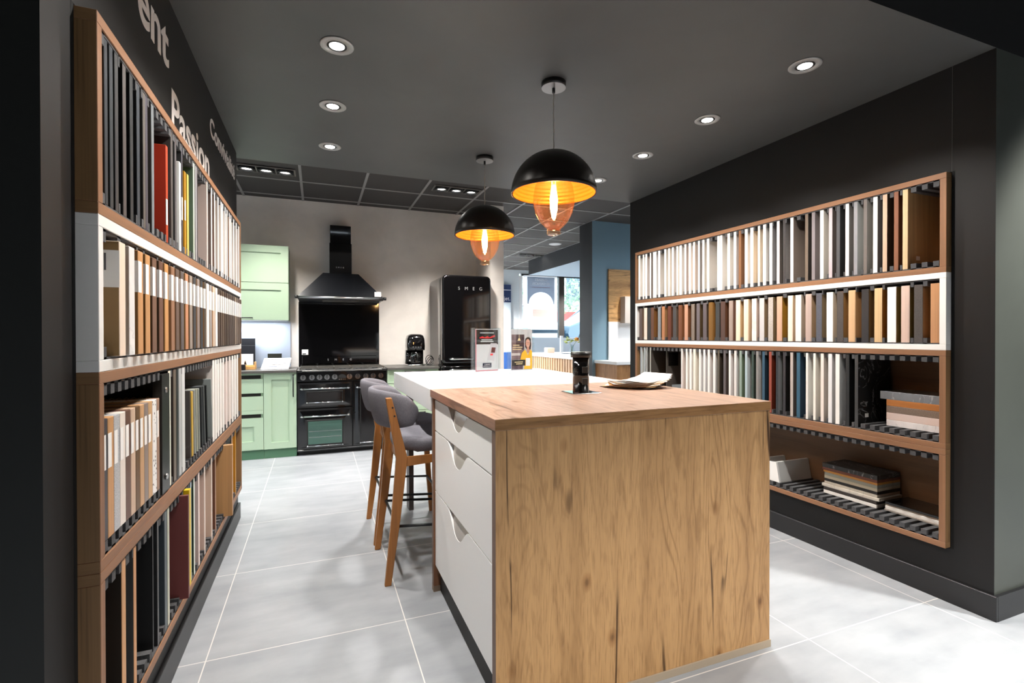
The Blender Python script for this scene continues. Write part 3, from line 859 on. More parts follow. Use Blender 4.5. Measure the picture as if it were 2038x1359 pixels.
# framed glass door standing behind the pale boards of the shelf under the white one
t = thing('frame_door', 'dark glass door sample with two black windows, kitchen end of plain-wall rack', 'sample door', (3.03, 3.60, .82))
MB().box(2.90, 3.60, .8184, 3.165, 3.612, 1.1835).build('panel', mat('4A443F', .35), t)
MB().box(2.915, 3.597, 1.05, 3.02, 3.5995, 1.17).build('window', mat('0C0C0C', .2), t); MB().box(3.06, 3.597, 1.05, 3.155, 3.5995, 1.17).build('window', mat('0C0C0C', .2), t)
slab('stone_sample', 2.93, 3.40, .8402, 3.15, 3.57, .885, '6E7478', 's', 'small speckled grey stone sample lying beside the dark glass door sample', None)
slab('backing_board', 2.90, 3.40, .8184, 3.16, 3.59, .8396, 'E6E4E2', 'p', 'white board lying under the small speckled grey stone sample', None)

# leaning pieces in the lettered-wall rack
G2 = 'boards leaning in the lettered-wall rack'
def leaning(name, y, th, hz, dep, tilt, hexc, kd, label, xf=-.495, hex2=None, m=None):
    o = MB().box(xf - dep, y, .8075, xf, y + th, .8075 + hz, bev=.001).build(name, m or mat(hexc, .35, kind=kd, hex2=hex2), None, (xf - dep / 2, y, .8075), (R(tilt), 0, 0))
    return tag(o, label, 'sample board', G2)
leaning('marble_sample', 2.432, .012, .285, .26, 2, '4C4440', 'm', 'dark brown marble sample leaning in front of the gold-edged board', hex2='8F8782')
leaning('gold_sample', 2.462, .022, .277, .26, 2, 'D6AE45', 'p', 'gold-edged board leaning beside the dark marble sample')
leaning('glass_sample', 2.515, .014, .280, .25, 3, 'A4AAAA', 'p', 'grey glass sample leaning next to the gold-edged board', m=mat('A4AAAA', .1))
leaning('glass_sample', 2.56, .014, .280, .25, 3.5, 'B5B5A4', 'p', 'beige glass sample leaning second from the gold-edged board', m=mat('B5B5A4', .1))
leaning('glass_sample', 2.605, .014, .278, .25, 4, '9FA39C', 'p', 'greenish glass sample leaning third from the gold-edged board', m=mat('9FA39C', .1))
leaning('dark_sample', 2.662, .016, .280, .25, 5, '23262A', 'p', 'black board leaning behind the greenish glass sample')
leaning('dark_sample', 2.72, .016, .280, .25, 6, '55585A', 'p', 'dark grey board leaning between the two black ones')
leaning('dark_sample', 2.778, .016, .278, .25, 6.5, '17191B', 'p', 'black board leaning against the big grey plate')
leaning('grey_plate', 2.895, .010, .300, .19, 6, '8F9695', 'p', 'big grey green plate leaning before the white boards, lettered-wall rack')
t = thing('shelf_tray', 'pale grey tray standing behind the leaning boards, lettered-wall rack', 'tray', (-.66, 2.6, .808))
MB().box(-.79, 2.40, .8075, -.775, 2.82, 1.13).build('back', mat('8C8A88', .5), t); MB().box(-.775, 2.40, 1.118, -.66, 2.82, 1.13).build('top', mat('C4C2C0', .4), t)
MB().box(-.775, 2.807, .8075, -.76, 2.82, 1.118).build('side', mat('A3A1A0', .5), t)

# black metal sample box with honeycomb sheet
t = thing('perforated_sample', 'black metal bracket with honeycomb sheet and two bolts beside the white terrazzo sample', 'sample', (-.62, 2.04, .79))
BM = mat('1C1B19', .35, .3)
MB().box(-.516, 1.995, .7815, -.4885, 2.088, 1.19, bev=.0015).build('front_plate', BM, t)
for z in (.835, 1.135):
    MB().cyl((-.4885, 2.035, z), (-.4825, 2.035, z), .011, .009, 14).build('bolt', STEEL, t)
m = MB()
hs = .0115
for i in range(13):
    for j in range(17):
        cx, cz = -.53 - i * hs * 1.732 - (hs * .866 if j % 2 else 0), .83 + j * hs * 1.5
        if cx < -.765: continue
        p = [(cx + math.sin(R(60 * k_)) * hs, cz + math.cos(R(60 * k_)) * hs) for k_ in range(6)]
        q = [(cx + math.sin(R(60 * k_)) * hs * .74, cz + math.cos(R(60 * k_)) * hs * .74) for k_ in range(6)]
        for k_ in range(6):
            l = (k_ + 1) % 6
            m.quad((p[k_][0], 2.002, p[k_][1]), (p[l][0], 2.002, p[l][1]), (q[l][0], 2.002, q[l][1]), (q[k_][0], 2.002, q[k_][1]))
            m.quad((q[k_][0], 2.002, q[k_][1]), (q[l][0], 2.002, q[l][1]), (q[l][0], 2.008, q[l][1]), (q[k_][0], 2.008, q[k_][1]))
m.build('honeycomb_sheet', mat('C8A85A', .4, .3), t)  # brighter gold puts light passing through the sheet into its colour
# expanded metal sheet sample on the lowest shelf
t = thing('mesh_sample', 'black framed sheet of diamond wire mesh on the lowest lettered-wall shelf', 'sample', (-.65, 1.93, .294))
for x0, x1, z0, z1 in ((-.60, -.50, .294, .708), (-.79, -.78, .294, .708), (-.78, -.60, .294, .312), (-.78, -.60, .694, .708)):
    MB().box(x0, 1.925, z0, x1, 1.935, z1).build('frame', mat('191A1B', .4), t)
m = MB()
for i in range(-13, 13):
    for sgn in (1, -1):
        x0, x1, z0 = -.78, -.60, .51 + i * .0305
        a, b = (z0 - .18 * .85 * sgn / 1.0), (z0 + .18 * .85 * sgn)
        pts = []
        n = 12
        for k_ in range(n + 1):
            x = x0 + (x1 - x0) * k_ / n; z = a + (b - a) * k_ / n
            if .313 < z < .693: pts.append((x, 1.930 + .001 * sgn, z))
        if len(pts) > 1: m.tube([pts[0], pts[-1]], .0016, 5)
m.build('wire_mesh', mat('3C3D3E', .35, .6), t)

# wall lettering
LET = mat('E9E4E2', .6)
RX = (R(90), 0, R(90))
for body, size, ya, yb, z, off, lb in (('ent', .236, 1.935, 2.294, 2.366, .005, 'white letters ent painted on the black wall above the rack'), ('Passion', .213, 2.325, 3.066, 2.160, .0045, 'white word Passion painted on the black wall above the rack'),
                                  ('Convivialité', .141, 3.101, 3.968, 2.420, .003, 'white word Convivialité painted on the black wall near the ceiling')):
    o = words('painted_word', body, size, (-.5345, ya, z), RX, LET, off=off)
    o.scale.x = (yb - ya) / o.dimensions.x if o.dimensions.x else 1
    tag(o, lb, 'lettering', 'white words on the lettered black wall')

# ------------------------------------------------------------------ island and bar counter
OAKP = oak_panel('C69A68', 'z', 'front', 1.0)
OAKTOP = oak_panel('AC907E', 'y', 'top', .6)  # paler pinkish tone puts the gloss reflection into the colour
EDGEB = mat('6E5548', .5)
isl = thing('island_cabinet', 'oak island cabinet with three white drawers and an oak end panel', 'cabinet', (1.17, 2.05, 0))
MB().box(.552, 1.553, .030, 1.785, 1.590, 1.0025, face={'x0': 1}).build('end_panel', [OAKP, EDGEB], isl, (.552, 1.553, .03))
MB().box(.556, 2.520, .030, 1.785, 2.553, 1.0025, face={'x0': 1}).build('end_panel', [mat('8A5E42', .5, kind='w'), EDGEB], isl)
MB().box(.550, 1.549, 0, 1.789, 1.592, .029).build('plinth_strip', mat('B5A48E', .5), isl)
MB().box(.556, 2.519, 0, 1.785, 2.555, .029).build('plinth_strip', mat('8F7A68', .5), isl)
MB().box(.592, 1.592, 0, .606, 2.519, .14).build('toe_kick', mat('2B2A2A', .6), isl)
MB().box(.59, 1.591, .14, 1.77, 2.519, 1.0).build('carcass', mat('6E5A4C', .6), isl)
MB().box(1.77, 1.591, .03, 1.785, 2.519, 1.0).build('back_panel', mat('B98A5C', .5, kind='w'), isl)
DW = mat('F2F2F1', .33)
for z0, z1 in ((.140, .5215), (.5275, .8305), (.8365, .990)):
    pts = [(1.596, z0), (2.516, z0), (2.516, z1)]
    yc, hw, dp = 2.085, .175, .088
    for k_ in range(0, 25):
        u = 1 - 2 * k_ / 24                                  # smooth dip in the top edge
        sh = (.5 + .5 * math.cos(math.pi * min(1, abs(u) ** 1.15)))
        pts.append((yc + hw * u, z1 - dp * sh))
    pts.append((1.596, z1))
    dr = MB().prism(pts, 'x', .565, .585).build('drawer', DW, isl)
    m = MB()
    n = 14
    for k_ in range(n):                                       # curved metal lip behind the dip
        t0, t1 = k_ / n, (k_ + 1) / n
        x0, x1 = .5665 + .019 * t0 ** 2, .5665 + .019 * t1 ** 2
        za, zb = z1 - dp - .004 + (dp - .006) * t0, z1 - dp - .004 + (dp - .006) * t1
        m.quad((x0, yc - hw * 1.02, za), (x0, yc + hw * 1.02, za), (x1, yc + hw * 1.02, zb), (x1, yc - hw * 1.02, zb))
    m.build('handle', mat('B9B4AE', .35, .55), dr)
wt = MB().box(.548, 1.548, 1.0035, 1.787, 2.556, 1.042, bev=.0012, face={'y0': 1, 'y1': 1, 'x0': 2, 'x1': 2}).build('worktop', [OAKTOP, oak_panel('A77B4E', 'x', 'edge', .3), oak_panel('946650', 'y', 'edge2', .5)], None, (1.17, 2.05, 1.003))
tag(wt, 'oak-look worktop lying on the island cabinet', 'worktop')
for sl in wt.data.materials: sl.node_tree.nodes['Principled BSDF'].inputs['Roughness'].default_value = .33
bar = thing('bar_counter', 'thick white bar counter joining the island, with one dark leg', 'counter', (1.15, 3.2, 0))
MB().box(.551, 2.558, .927, 1.76, 3.880, 1.0415, bev=.002).build('counter_top', mat('E6E7E8', .3), bar)
MB().box(.645, 3.765, 0, .68, 3.875, .9265, bev=.002).build('leg', mat('4A403C', .5), bar)
MB().box(1.60, 3.765, 0, 1.635, 3.875, .9265, bev=.002).build('leg', mat('4A403C', .5), bar)

# pop-up socket tower
t = thing('socket_tower', 'black pop-up socket tower raised out of the oak worktop', 'socket', (1.20, 2.13, 1.042))
MB().box(1.128, 2.060, 1.0422, 1.272, 2.200, 1.046, bev=.0015).build('base_plate', CHROME, t)
MB().cyl((1.2, 2.13, 1.046), (1.2, 2.13, 1.215), .040, n=32).build('column', GLOSSBLACK, t)
MB().cyl((1.2, 2.13, 1.215), (1.2, 2.13, 1.240), .050, n=36).build('cap', SATINBLACK, t)
MB().cyl((1.2, 2.13, 1.240), (1.2, 2.13, 1.2425), .047, n=36).build('cap_trim', STEEL, t)
for z in (1.085, 1.14): MB().box(1.185, 2.088, z, 1.215, 2.0925, z + .03, bev=.001).build('socket', mat('262626', .5), t)

# fan of sample sheets on the island
rng = random.Random(3)
ROWS = (('white', 'F4F2EF'), ('beige', 'D9C2A0'), ('cream', 'EDE3D3'), ('tan', 'B58A55'), ('white', 'F4F3F1'), ('brown', '7A5638'), ('white', 'F6F5F3'))
t = thing('sample_fan', 'fanned pile of white and wood-coloured sample sheets on the island top', 'sample sheets', (1.60, 2.26, 1.042))
for i in range(9):
    ang = -58 + i * 9 + rng.uniform(-2, 2); hexc = ('3A2C20', 'C8A272', 'F3F0EC', 'B58A55', 'F4F2EF', 'D9C2A0', 'F4F2EF', 'E9E4DC', 'F7F6F4')[i]
    z = 1.0435 + i * .0042
    c_, s_ = math.cos(R(ang)), math.sin(R(ang))
    def P(u, v, dz=0): return (1.60 + .02 * (i - 4) * .25 + c_ * u - s_ * v, 2.255 - .004 * i + s_ * u + c_ * v, z + dz)
    m = MB(); nu = 6
    for k_ in range(nu):
        u0, u1 = -.14 + .28 * k_ / nu, -.14 + .28 * (k_ + 1) / nu
        l0, l1 = .016 * ((k_ / nu) - .35) ** 2 * (1 + i * .55), .016 * (((k_ + 1) / nu) - .35) ** 2 * (1 + i * .55)
        m.quad(P(u0, -.095, l0), P(u1, -.095, l1), P(u1, .095, l1), P(u0, .095, l0))
    o = m.build('sheet', mat(hexc, .6), t)
    sd = o.modifiers.new('thick', 'SOLIDIFY'); sd.thickness = .0016; sd.offset = 1

# acrylic sign holders on the white counter
ACR = clear('F6FAFB', .03)
def sign(x, y, ang, label, build):
    t = thing('sign_holder', label, 'sign', (x, y, 1.0420), 'clear sign holders on the white counter')
    t.rotation_euler = (0, 0, R(ang))
    w, h, d = .215, .335, .028
    for x0, x1, y0, y1, z0, z1 in ((0, w, -d / 2 - .003, -d / 2, .012, h), (0, w, d / 2, d / 2 + .003, .012, h), (-.0125, -.0005, -d / 2 - .003, d / 2 + .003, 0, h), (w + .0005, w + .0125, -d / 2 - .003, d / 2 + .003, 0, h), (0, w, -d / 2, d / 2, .004, .010)):
        MB().box(x + x0, y + y0, 1.0420 + z0, x + x1, y + y1, 1.0420 + z1).build('acrylic_plate', ACR, t)
    def art(nm, mt, u0, v0, u1, v1, lay=0, par=t):
        yy = y - d / 2 + .0015 - .0006 * lay
        return MB().box(x + .008 + u0 * .2, yy, 1.0420 + .022 + v0 * .305, x + .008 + u1 * .2, yy + .0005, 1.0420 + .022 + v1 * .305).build(nm, mt, par)
    def poly(nm, mt, pts, lay=0, par=t):
        yy = y - d / 2 + .0015 - .0006 * lay
        return MB().prism([(x + .008 + u * .2, 1.0420 + .022 + v * .305) for u, v in pts], 'y', yy, yy + .0005).build(nm, mt, par)
    build(art, poly, t, lambda nm, body, size, u, v, mt, lay, par: words(nm, body, size, (x + .008 + u * .2, y - d / 2 + .0015 - .0006 * lay, 1.0420 + .022 + v * .305), (R(90), 0, 0), mt, par, align='CENTER', ext=.0001))
    return t
INK = mat('1E1B1E', .6); PINK = mat('E0526A', .6); RED = mat('E22B33', .6); NAVY = mat('1B2745', .6); WHT = mat('F6F5F5', .6)
def ell(cu, cv, ru, rv, n=28, a0=0, a1=360): return [(cu + ru * math.cos(R(a0 + (a1 - a0) * k_ / n)), cv + rv * math.sin(R(a0 + (a1 - a0) * k_ / n))) for k_ in range(n)]
def art1(art, poly, t, txt):
    p = art('print', mat('EFEDF0', .6), 0, 0, 1, 1); p['label'] = 'printed sheet with a dark header, red script and a phone'
    art('border', PINK, .012, .012, .035, .988, 1, p); art('border', PINK, .012, .012, .97, .027, 1, p)
    h = art('header', INK, .04, .64, .985, .985, 1, p)
    for v, w_, c_ in ((.90, .30, WHT), (.735, .24, WHT), (.695, .28, WHT)): art('text_line', c_, .5 - w_, v, .5 + w_, v + .018, 2, p)
    poly('script', RED, [(.17, .80), (.30, .83), (.40, .80), (.52, .835), (.60, .80), (.72, .835), (.84, .86), (.86, .82), (.70, .79), (.55, .775), (.42, .78), (.28, .785), (.18, .775)], 2, p)
    poly('phone', mat('C9C8CF', .4), [(.52, .27), (.82, .235), (.93, .66), (.66, .665)], 3, p)
    poly('phone_picture', mat('5A2320', .5), [(.665, .44), (.835, .435), (.875, .56), (.70, .565)], 4, p)
    poly('phone_button', RED, [(.635, .375), (.745, .372), (.757, .415), (.647, .418)], 4, p)
    art('logo', NAVY, .31, .09, .69, .195, 2, p)
    txt('lettering', 'CUISINES', .0125, .5, .148, WHT, 3, p); txt('lettering', 'RÉFÉRENCES', .0115, .5, .108, WHT, 3, p)
def art2(art, poly, t, txt):
    p = art('print', mat('E5DFE2', .6), 0, 0, 1, 1); p['label'] = 'printed sheet showing a woman in yellow before a kitchen'
    art('kitchen_picture', mat('8C6F72', .6), .02, .26, .62, .87, 1, p); art('cupboards', mat('4A333A', .6), .22, .50, .60, .87, 2, p)
    art('picture_counter', mat('E9DAD6', .6), .02, .36, .42, .42, 2, p); art('picture_floor', mat('6E5560', .6), .02, .02, .55, .12, 1, p)
    poly('picture_lamp', mat('F2D9A0', .5), [(.30, .72), (.44, .72), (.40, .775), (.376, .78), (.376, .87), (.364, .87), (.364, .78), (.34, .775)], 3, p)
    for v, a, b in ((.60, .08, .38), (.55, .06, .52), (.50, .06, .48)): art('text_line', mat('E8D3A2', .5), a, v, b, v + .022, 3, p)
    poly('hair', mat('2E1C1A', .6), [(.66, .56), (.64, .72)] + ell(.80, .72, .15, .085, 14, 150, 20) + [(.95, .62), (.92, .50), (.74, .50)], 2, p)
    poly('neck', mat('C48B78', .6), [(.73, .42), (.86, .42), (.85, .58), (.74, .58)], 3, p)
    poly('face', mat('D9A18C', .6), ell(.785, .655, .105, .105), 4, p)
    poly('mouth', mat('F3EDEA', .5), [(.74, .60), (.785, .588), (.83, .60), (.785, .578)], 5, p)
    for u in (.745, .825): poly('eye', mat('33201C', .5), ell(u, .672, .016, .007, 8), 5, p)
    poly('blouse', mat('EDB32C', .6), [(.43, .27), (.50, .42), (.66, .50), (.79, .36), (.90, .50), (.99, .46), (.99, .02), (.60, .02), (.66, .22), (.44, .24)], 3, p)
    b = art('banner_box', mat('29211F', .6), .02, .11, .66, .255, 4, p)
    for v, a, c in ((.19, .15, .54), (.145, .22, .52)): art('text_line', mat('E8D3A2', .5), a, v, c, v + .02, 5, p)
    art('ticket', WHT, .68, .10, .89, .29, 5, p)
sign(1.035, 3.375, 16, 'clear acrylic sign with dark header and red script on the white counter', art1)
sign(1.315, 3.395, 16, 'clear acrylic sign showing a woman in yellow on the white counter', art2)

# ------------------------------------------------------------------ bar stools
def stool():
    t = thing('bar_stool', 'x', 'stool', (.345, 2.68, 0), 'grey felt bar stools at the white counter')
    FEL = mat('6F6E75', .95, kind='f', spec=.1); OS = mat('A66C34', .42, kind='w', hex2='74461C')
    y0, y1 = 2.675, 3.155
    def leg(pts, w=.044, d=.030):
        m = MB()
        rings = []
        for (x, y, z, sx, sy) in pts: rings.append([(x - sx, y - sy, z), (x + sx, y - sy, z), (x + sx, y + sy, z), (x - sx, y + sy, z)])
        m.loft(rings, smooth=False)
        bmesh.ops.bevel(m.bm, geom=[e for e in m.bm.edges], offset=.003, segments=1, affect='EDGES', clamp_overlap=True)
        return m
    for y, s in ((y0, 1), (y1, -1)):
        leg([(.345, y, 0, .017, .012), (.388, y + .004 * s, .35, .024, .014), (.420, y + .008 * s, .665, .030, .015), (.405, y + .008 * s, .74, .027, .015), (.352, y + .008 * s, .992, .016, .013)]).build('leg', OS, t)
        b = MB().cyl((.372, y - .0155 + .008 * s, .94), (.372, y + .002, .94), .005, n=10).cyl((.382, y - .0155 + .008 * s, .895), (.382, y + .002, .895), .005, n=10).build('bolt', SATINBLACK, t)
        leg([(.800, y, 0, .015, .012), (.775, y + .004 * s, .35, .019, .014), (.752, y + .008 * s, .668, .022, .015)]).build('leg', OS, t)
        MB().prism([(.43, .62), (.745, .640), (.745, .675), (.43, .672)], 'y', y - .006 + .008 * s, y + .006 + .008 * s).build('side_rail', OS, t)
    for x in (.430, .745): MB().box(x - .008, y0 + .022, .62, x + .008, y1 - .022, .67).build('cross_rail', OS, t)
    r = MB()
    r.tube([(.395, y0 + .018, .30), (.395, y1 - .018, .30)], .008); r.tube([(.765, y0 + .018, .27), (.765, y1 - .018, .27)], .008)
    r.tube([(.395, y0 + .018, .30), (.765, y0 + .018, .27)], .008); r.tube([(.395, y1 - .018, .30), (.765, y1 - .018, .27)], .008)
    r.build('footrest', mat('26282A', .4, .5), t)
    # seat cushion: rounded, dished
    m = MB(); rings = []
    n = 36
    def sup(a, rx, ry, e=3.2):
        c_, s_ = math.cos(a), math.sin(a)
        return (math.copysign(abs(c_) ** (2 / e), c_) * rx, math.copysign(abs(s_) ** (2 / e), s_) * ry)
    for z, f in ((.676, .90), (.682, .97), (.70, 1.0), (.725, 1.0), (.742, .965), (.752, .87), (.749, .6), (.744, .25), (.743, .02)):
        rg = []
        for k_ in range(n):
            u, v = sup(2 * math.pi * k_ / n, .205 * f, .222 * f)
            rg.append((.605 + u, 2.915 + v * (1 - .10 * (u / .205)), z + .012 * (v / .222) ** 2 + (.010 if u < -.1 else 0)))
        rings.append(rg)
    m.loft(rings); m.build('seat', FEL, t)
    # wrap-around back cushion, open towards the counter
    m = MB(); rings = []
    N_ = 26
    for k_ in range(N_ + 1):
        s_ = -1 + 2 * k_ / N_
        a = s_ * R(112)
        cx = .455 - .150 * math.cos(a) * (1 if abs(a) < R(90) else .55); cy = 2.915 + .222 * math.sin(a) * (1 if abs(a) < R(90) else .99)
        if abs(s_) > .8: cx += (abs(s_) - .8) * .14
        th = .026 * (1 - .55 * abs(s_) ** 5)
        hh = .105 * (1 - .42 * abs(s_) ** 3.2) * (.35 if k_ in (0, N_) else 1) * (.8 if k_ in (1, N_ - 1) else 1)
        th *= .4 if k_ in (0, N_) else 1
        nx, ny = -math.cos(a), math.sin(a)
        rg = []
        for q in range(16):
            b = 2 * math.pi * q / 16; u, v = sup(b, th, hh, 2.6)
            lean = -v * .19
            rg.append((cx + nx * u + lean, cy + ny * u, .922 + v + .012 * (1 - s_ * s_) - .01))
        rings.append(rg)
    m.loft(rings); m.build('backrest', FEL, t)
    return t
st = stool(); st['label'] = 'grey felt bar stool nearer the oak island, with wooden legs'
st2 = copy_tree(st); st2.location = (.345, 3.232, 0); st2['label'] = 'grey felt bar stool farther from the oak island, nearer the range cooker'

# ------------------------------------------------------------------ lamps
def downlight(x, y, label):
    t = thing('downlight', label, 'ceiling light', (x, y, 2.64), 'round downlights in the lowered ceiling')
    MB().lathe(x, y, [(.044, 2.6395), (.044, 2.6365), (.070, 2.6345), (.074, 2.637), (.074, 2.6395)], 40, close=True).build('ring', mat('A5A5A3', .4, .3), t)
    MB().lathe(x, y, [(.032, 2.6395), (.034, 2.6355), (.044, 2.6365), (.044, 2.6395)], 36, close=True).build('inner_ring', mat('1C1C1C', .4), t)
    MB().lathe(x, y, [(0, 2.6352), (.032, 2.6358), (.032, 2.639), (0, 2.639)], 32).build('lens', mat('FFF8EE', .5, emit=14), t)
    light('lamp', 'SPOT', (0, 0, -.012), P_DOWN, parent=t, spot_size=R(128), spot_blend=.55, shadow_soft_size=.03)
    return t
dn = {}
d0 = downlight(.09, 2.395, 'x')
pts = [(.09, 2.395, 'downlight over the aisle nearest the camera, above the word Passion'), (.09, 3.03, 'middle downlight of the aisle row beside the lettered wall'), (.09, 3.68, 'downlight of the aisle row nearest the kitchen'),
       (2.227, 1.738, 'downlight beside the plain wall farthest from the kitchen'), (2.227, 2.39, 'second downlight from the near end beside the plain wall'), (2.227, 3.034, 'second downlight from the kitchen beside the plain wall'),
       (2.227, 3.66, 'downlight beside the plain wall half hidden by the big pendant shade'), (.09, 1.75, 'downlight over the aisle at the near end of the lettered wall')]
for i, (x, y, lb) in enumerate(pts):
    o = d0 if i == 0 else copy_tree(d0)
    o.location = (x, y, 2.64); o['label'] = lb

def triple(x, y, z, label):
    t = thing('triple_spotlight', label, 'ceiling light', (x, y, z), 'triple recessed spotlights in the tiled ceiling')
    f = MB()
    for a, b in ((-.265, -.250), (-.091, -.081), (.081, .091), (.250, .265)): f.box(x + a, y - .09, z - .010, x + b, y + .09, z)
    f.box(x - .265, y - .10, z - .010, x + .265, y - .088, z).box(x - .265, y + .088, z - .010, x + .265, y + .10, z)
    f.build('frame', mat('6E6A66', .5), t)
    MB().box(x - .25, y - .088, z - .001, x + .25, y + .088, z - .0005).build('well', mat('0E0E0E', .6), t)
    for k_ in (-1, 0, 1):
        cx = x + k_ * .17
        h = MB().lathe(cx, y, [(.050, z - .003), (.054, z - .022), (.060, z - .026), (.074, z - .020), (.074, z - .001), (.050, z - .001)], 32, close=True).build('lamp_head', mat('17181A', .4), t)
        MB().lathe(cx, y, [(0, z - .006), (.050, z - .006), (.050, z - .004), (0, z - .004)], 28).build('lens', mat('FFF9F0', .5, emit=12), h)
    light('lamp', 'SPOT', (0, -.01, -.035), P_TRIPLE, parent=t, spot_size=R(96), spot_blend=.8, shadow_soft_size=.06, rot=(R(10), 0, 0))
    return t
t0 = triple(-.455, 5.40, 2.9505, 'triple spotlight in the ceiling nearest the white lettering')
for x, y, lb in ((1.455, 5.38, 'triple spotlight in the ceiling above the black fridge'), (4.02, 9.20, 'triple spotlight in the ceiling towards the shop window')):
    o = copy_tree(t0); o.location = (x, y, 2.9505); o['label'] = lb
tag(MB().lathe(3.956, 7.94, [(0, 2.944), (.10, 2.944), (.115, 2.950), (.115, 2.9505), (0, 2.9505)], 36).build('ceiling_speaker', mat('DADADA', .5), None, (3.956, 7.94, 2.9505)), 'round white ceiling speaker in the tiled ceiling', 'speaker')

def pendant(x, y, label):
    t = thing('pendant_lamp', label, 'pendant lamp', (x, y, 2.64), 'black dome pendants over the island')
    zt, zr, r = 2.282, 2.060, .223
    MB().cyl((x, y, 2.612), (x, y, 2.6395), .064, n=40).build('canopy', mat('141312', .35), t)
    MB().cyl((x, y, 2.6105), (x, y, 2.612), .063, n=40).build('canopy_face', mat('9C9C9C', .35, .6), t)
    MB().cyl((x, y, 2.585), (x, y, 2.6105), .008, n=12).build('cord_grip', SATINBLACK, t)
    MB().tube([(x + .002 * math.sin(k_ * 1.9), y + .002 * math.cos(k_ * 1.9), 2.588 - k_ * (2.588 - zt) / 16) for k_ in range(17)], .0030, 7).build('cord', mat('BDB5AC', .3), t)
    h = zt - zr
    out = [(r * math.sin(R(a)), zr + h * math.cos(R(a))) for a in range(0, 91, 6)]
    MB().lathe(x, y, [(max(rr, 1e-6), z) for rr, z in out] + [(r - .004, zr), ] + [((r - .004) * math.sin(R(a)), zr + (h - .004) * math.cos(R(a))) for a in range(84, -1, -6)], 64).build('shade', mat('1A1512', .35, .35), t)
    inn = []
    for k_ in range(0, 61):
        a = 8 + 82 * k_ / 60; rr = (r - .0065 - (.0022 if k_ % 4 < 2 else 0)); inn.append((rr * math.sin(R(a)), zr + (h - .0075) * math.cos(R(a)) + .001))
    l = MB().lathe(x, y, inn, 64).build('shade_lining', mat('DE7A24', .38, .2), t); l['label'] = 'orange gold ribbed lining'
    MB().cyl((x, y, 2.225), (x, y, 2.272), .024, n=20).build('lamp_holder', SATINBLACK, t)
    prof = [(.022, 2.226), (.030, 2.20), (.070, 2.155), (.098, 2.10), (.1075, 2.045), (.106, 2.00), (.095, 1.955), (.072, 1.912), (.047, 1.887), (.036, 1.880), (.034, 1.872), (.036, 1.852), (.033, 1.8475), (.001, 1.8475)]
    b = MB().lathe(x, y, prof, 48).build('bulb', clear('FBEBD2', .10, milky=.012, milk='F2B266'), t); b['label'] = 'amber glass bulb'
    f = MB()
    for k_ in range(6):
        a = k_ * math.pi / 3
        f.tube([(x + .006 * math.cos(a), y + .006 * math.sin(a), 2.10), (x + .017 * math.cos(a), y + .017 * math.sin(a), 2.03), (x + .014 * math.cos(a), y + .014 * math.sin(a), 1.98), (x + .004 * math.cos(a), y + .004 * math.sin(a), 1.935)], .0055, 7)
    f.build('filament', mat('FFD9A0', .5, emit=60), t)
    MB().cyl((x, y, 2.10), (x, y, 2.226), .006, n=10).build('bulb_stem', mat('C9A06A', .3), t)
    light('lamp', 'POINT', (0, 0, 2.02 - 2.64), P_BULB, color=(1, .56, .20), parent=t, shadow_soft_size=.03)
    return t
p0 = pendant(1.155, 2.334, 'black dome pendant hanging nearer the camera, over the oak worktop')
p1 = copy_tree(p0); p1.location = (1.160, 3.492, 2.64); p1['label'] = 'black dome pendant hanging farther away, over the white counter'

# ------------------------------------------------------------------ kitchen run along the back wall
GRN = mat('ABC1A6', .42); GRN_SHADED = mat('527B5E', .5); STONE = mat('55534F', .4, kind='s'); HND = mat('1A1B1C', .35, .3); VOID = mat('15130F', .7)  # plinth green is the cabinet green with floor-level shade put into the colour
def shaker(m, x0, x1, z0, z1, y, rail=.075, th=.020):
    m.box(x0, y + .012, z0, x1, y + th, z1)
    for a, b, c, d in ((x0, x0 + rail, z0, z1), (x1 - rail, x1, z0, z1), (x0 + rail, x1 - rail, z0, z0 + rail), (x0 + rail, x1 - rail, z1 - rail, z1)):
        m.box(a, y, c, b, y + .0125, d)
    return m
YF = 5.913
# drawer unit
u = thing('drawer_cabinet', 'sage green drawer cabinet with dark grip slots left of the range cooker', 'cabinet', (-.84, 6.2, 0))
MB().box(-1.14, YF + .022, .10, -.533, 6.49, .924).build('carcass', GRN, u)
for z0, z1 in ((.711, .862), (.529, .675), (.107, .446)):
    d = (shaker(MB(), -1.137, -.536, z0, z1, YF, .09 if z0 < .2 else .02) if z0 < .2 else MB().box(-1.137, YF, z0, -.536, YF + .02, z1, bev=.001)).build('drawer', GRN, u)
for z0, z1 in ((.8635, .903), (.6765, .7095), (.4475, .487)): MB().box(-1.137, YF + .020, z0, -.560, YF + .0225, z1).build('grip_slot', VOID, u)
MB().box(-1.137, YF, .904, -.536, YF + .02, .9235).box(-1.137, YF, .488, -.536, YF + .02, .5275).build('rail', GRN, u)
MB().box(-1.14, YF + .03, 0, -.533, YF + .045, .0995).build('plinth', GRN_SHADED, u)
# door unit
u = thing('door_cabinet', 'sage green base cabinet with one tall door beside the range cooker', 'cabinet', (-.37, 6.2, 0))
MB().box(-.531, YF + .022, .10, -.209, 6.49, .924).build('carcass', GRN, u)
d = shaker(MB(), -.5305, -.210, .103, .9225, YF, .072).build('door', GRN, u)
MB().tube([(-.241, YF, .66), (-.241, YF - .028, .668), (-.241, YF - .028, .892), (-.241, YF, .90)], .0065, 8).build('handle', HND, d)
MB().box(-.531, YF + .03, 0, -.209, YF + .045, .0995).build('plinth', GRN_SHADED, u)
tag(MB().box(-1.14, 5.885, .925, -.2085, 6.495, .951, bev=.002).build('kitchen_worktop', STONE, None, (-.67, 6.2, .925)), 'dark stone worktop on the green cabinets left of the range cooker', 'worktop')
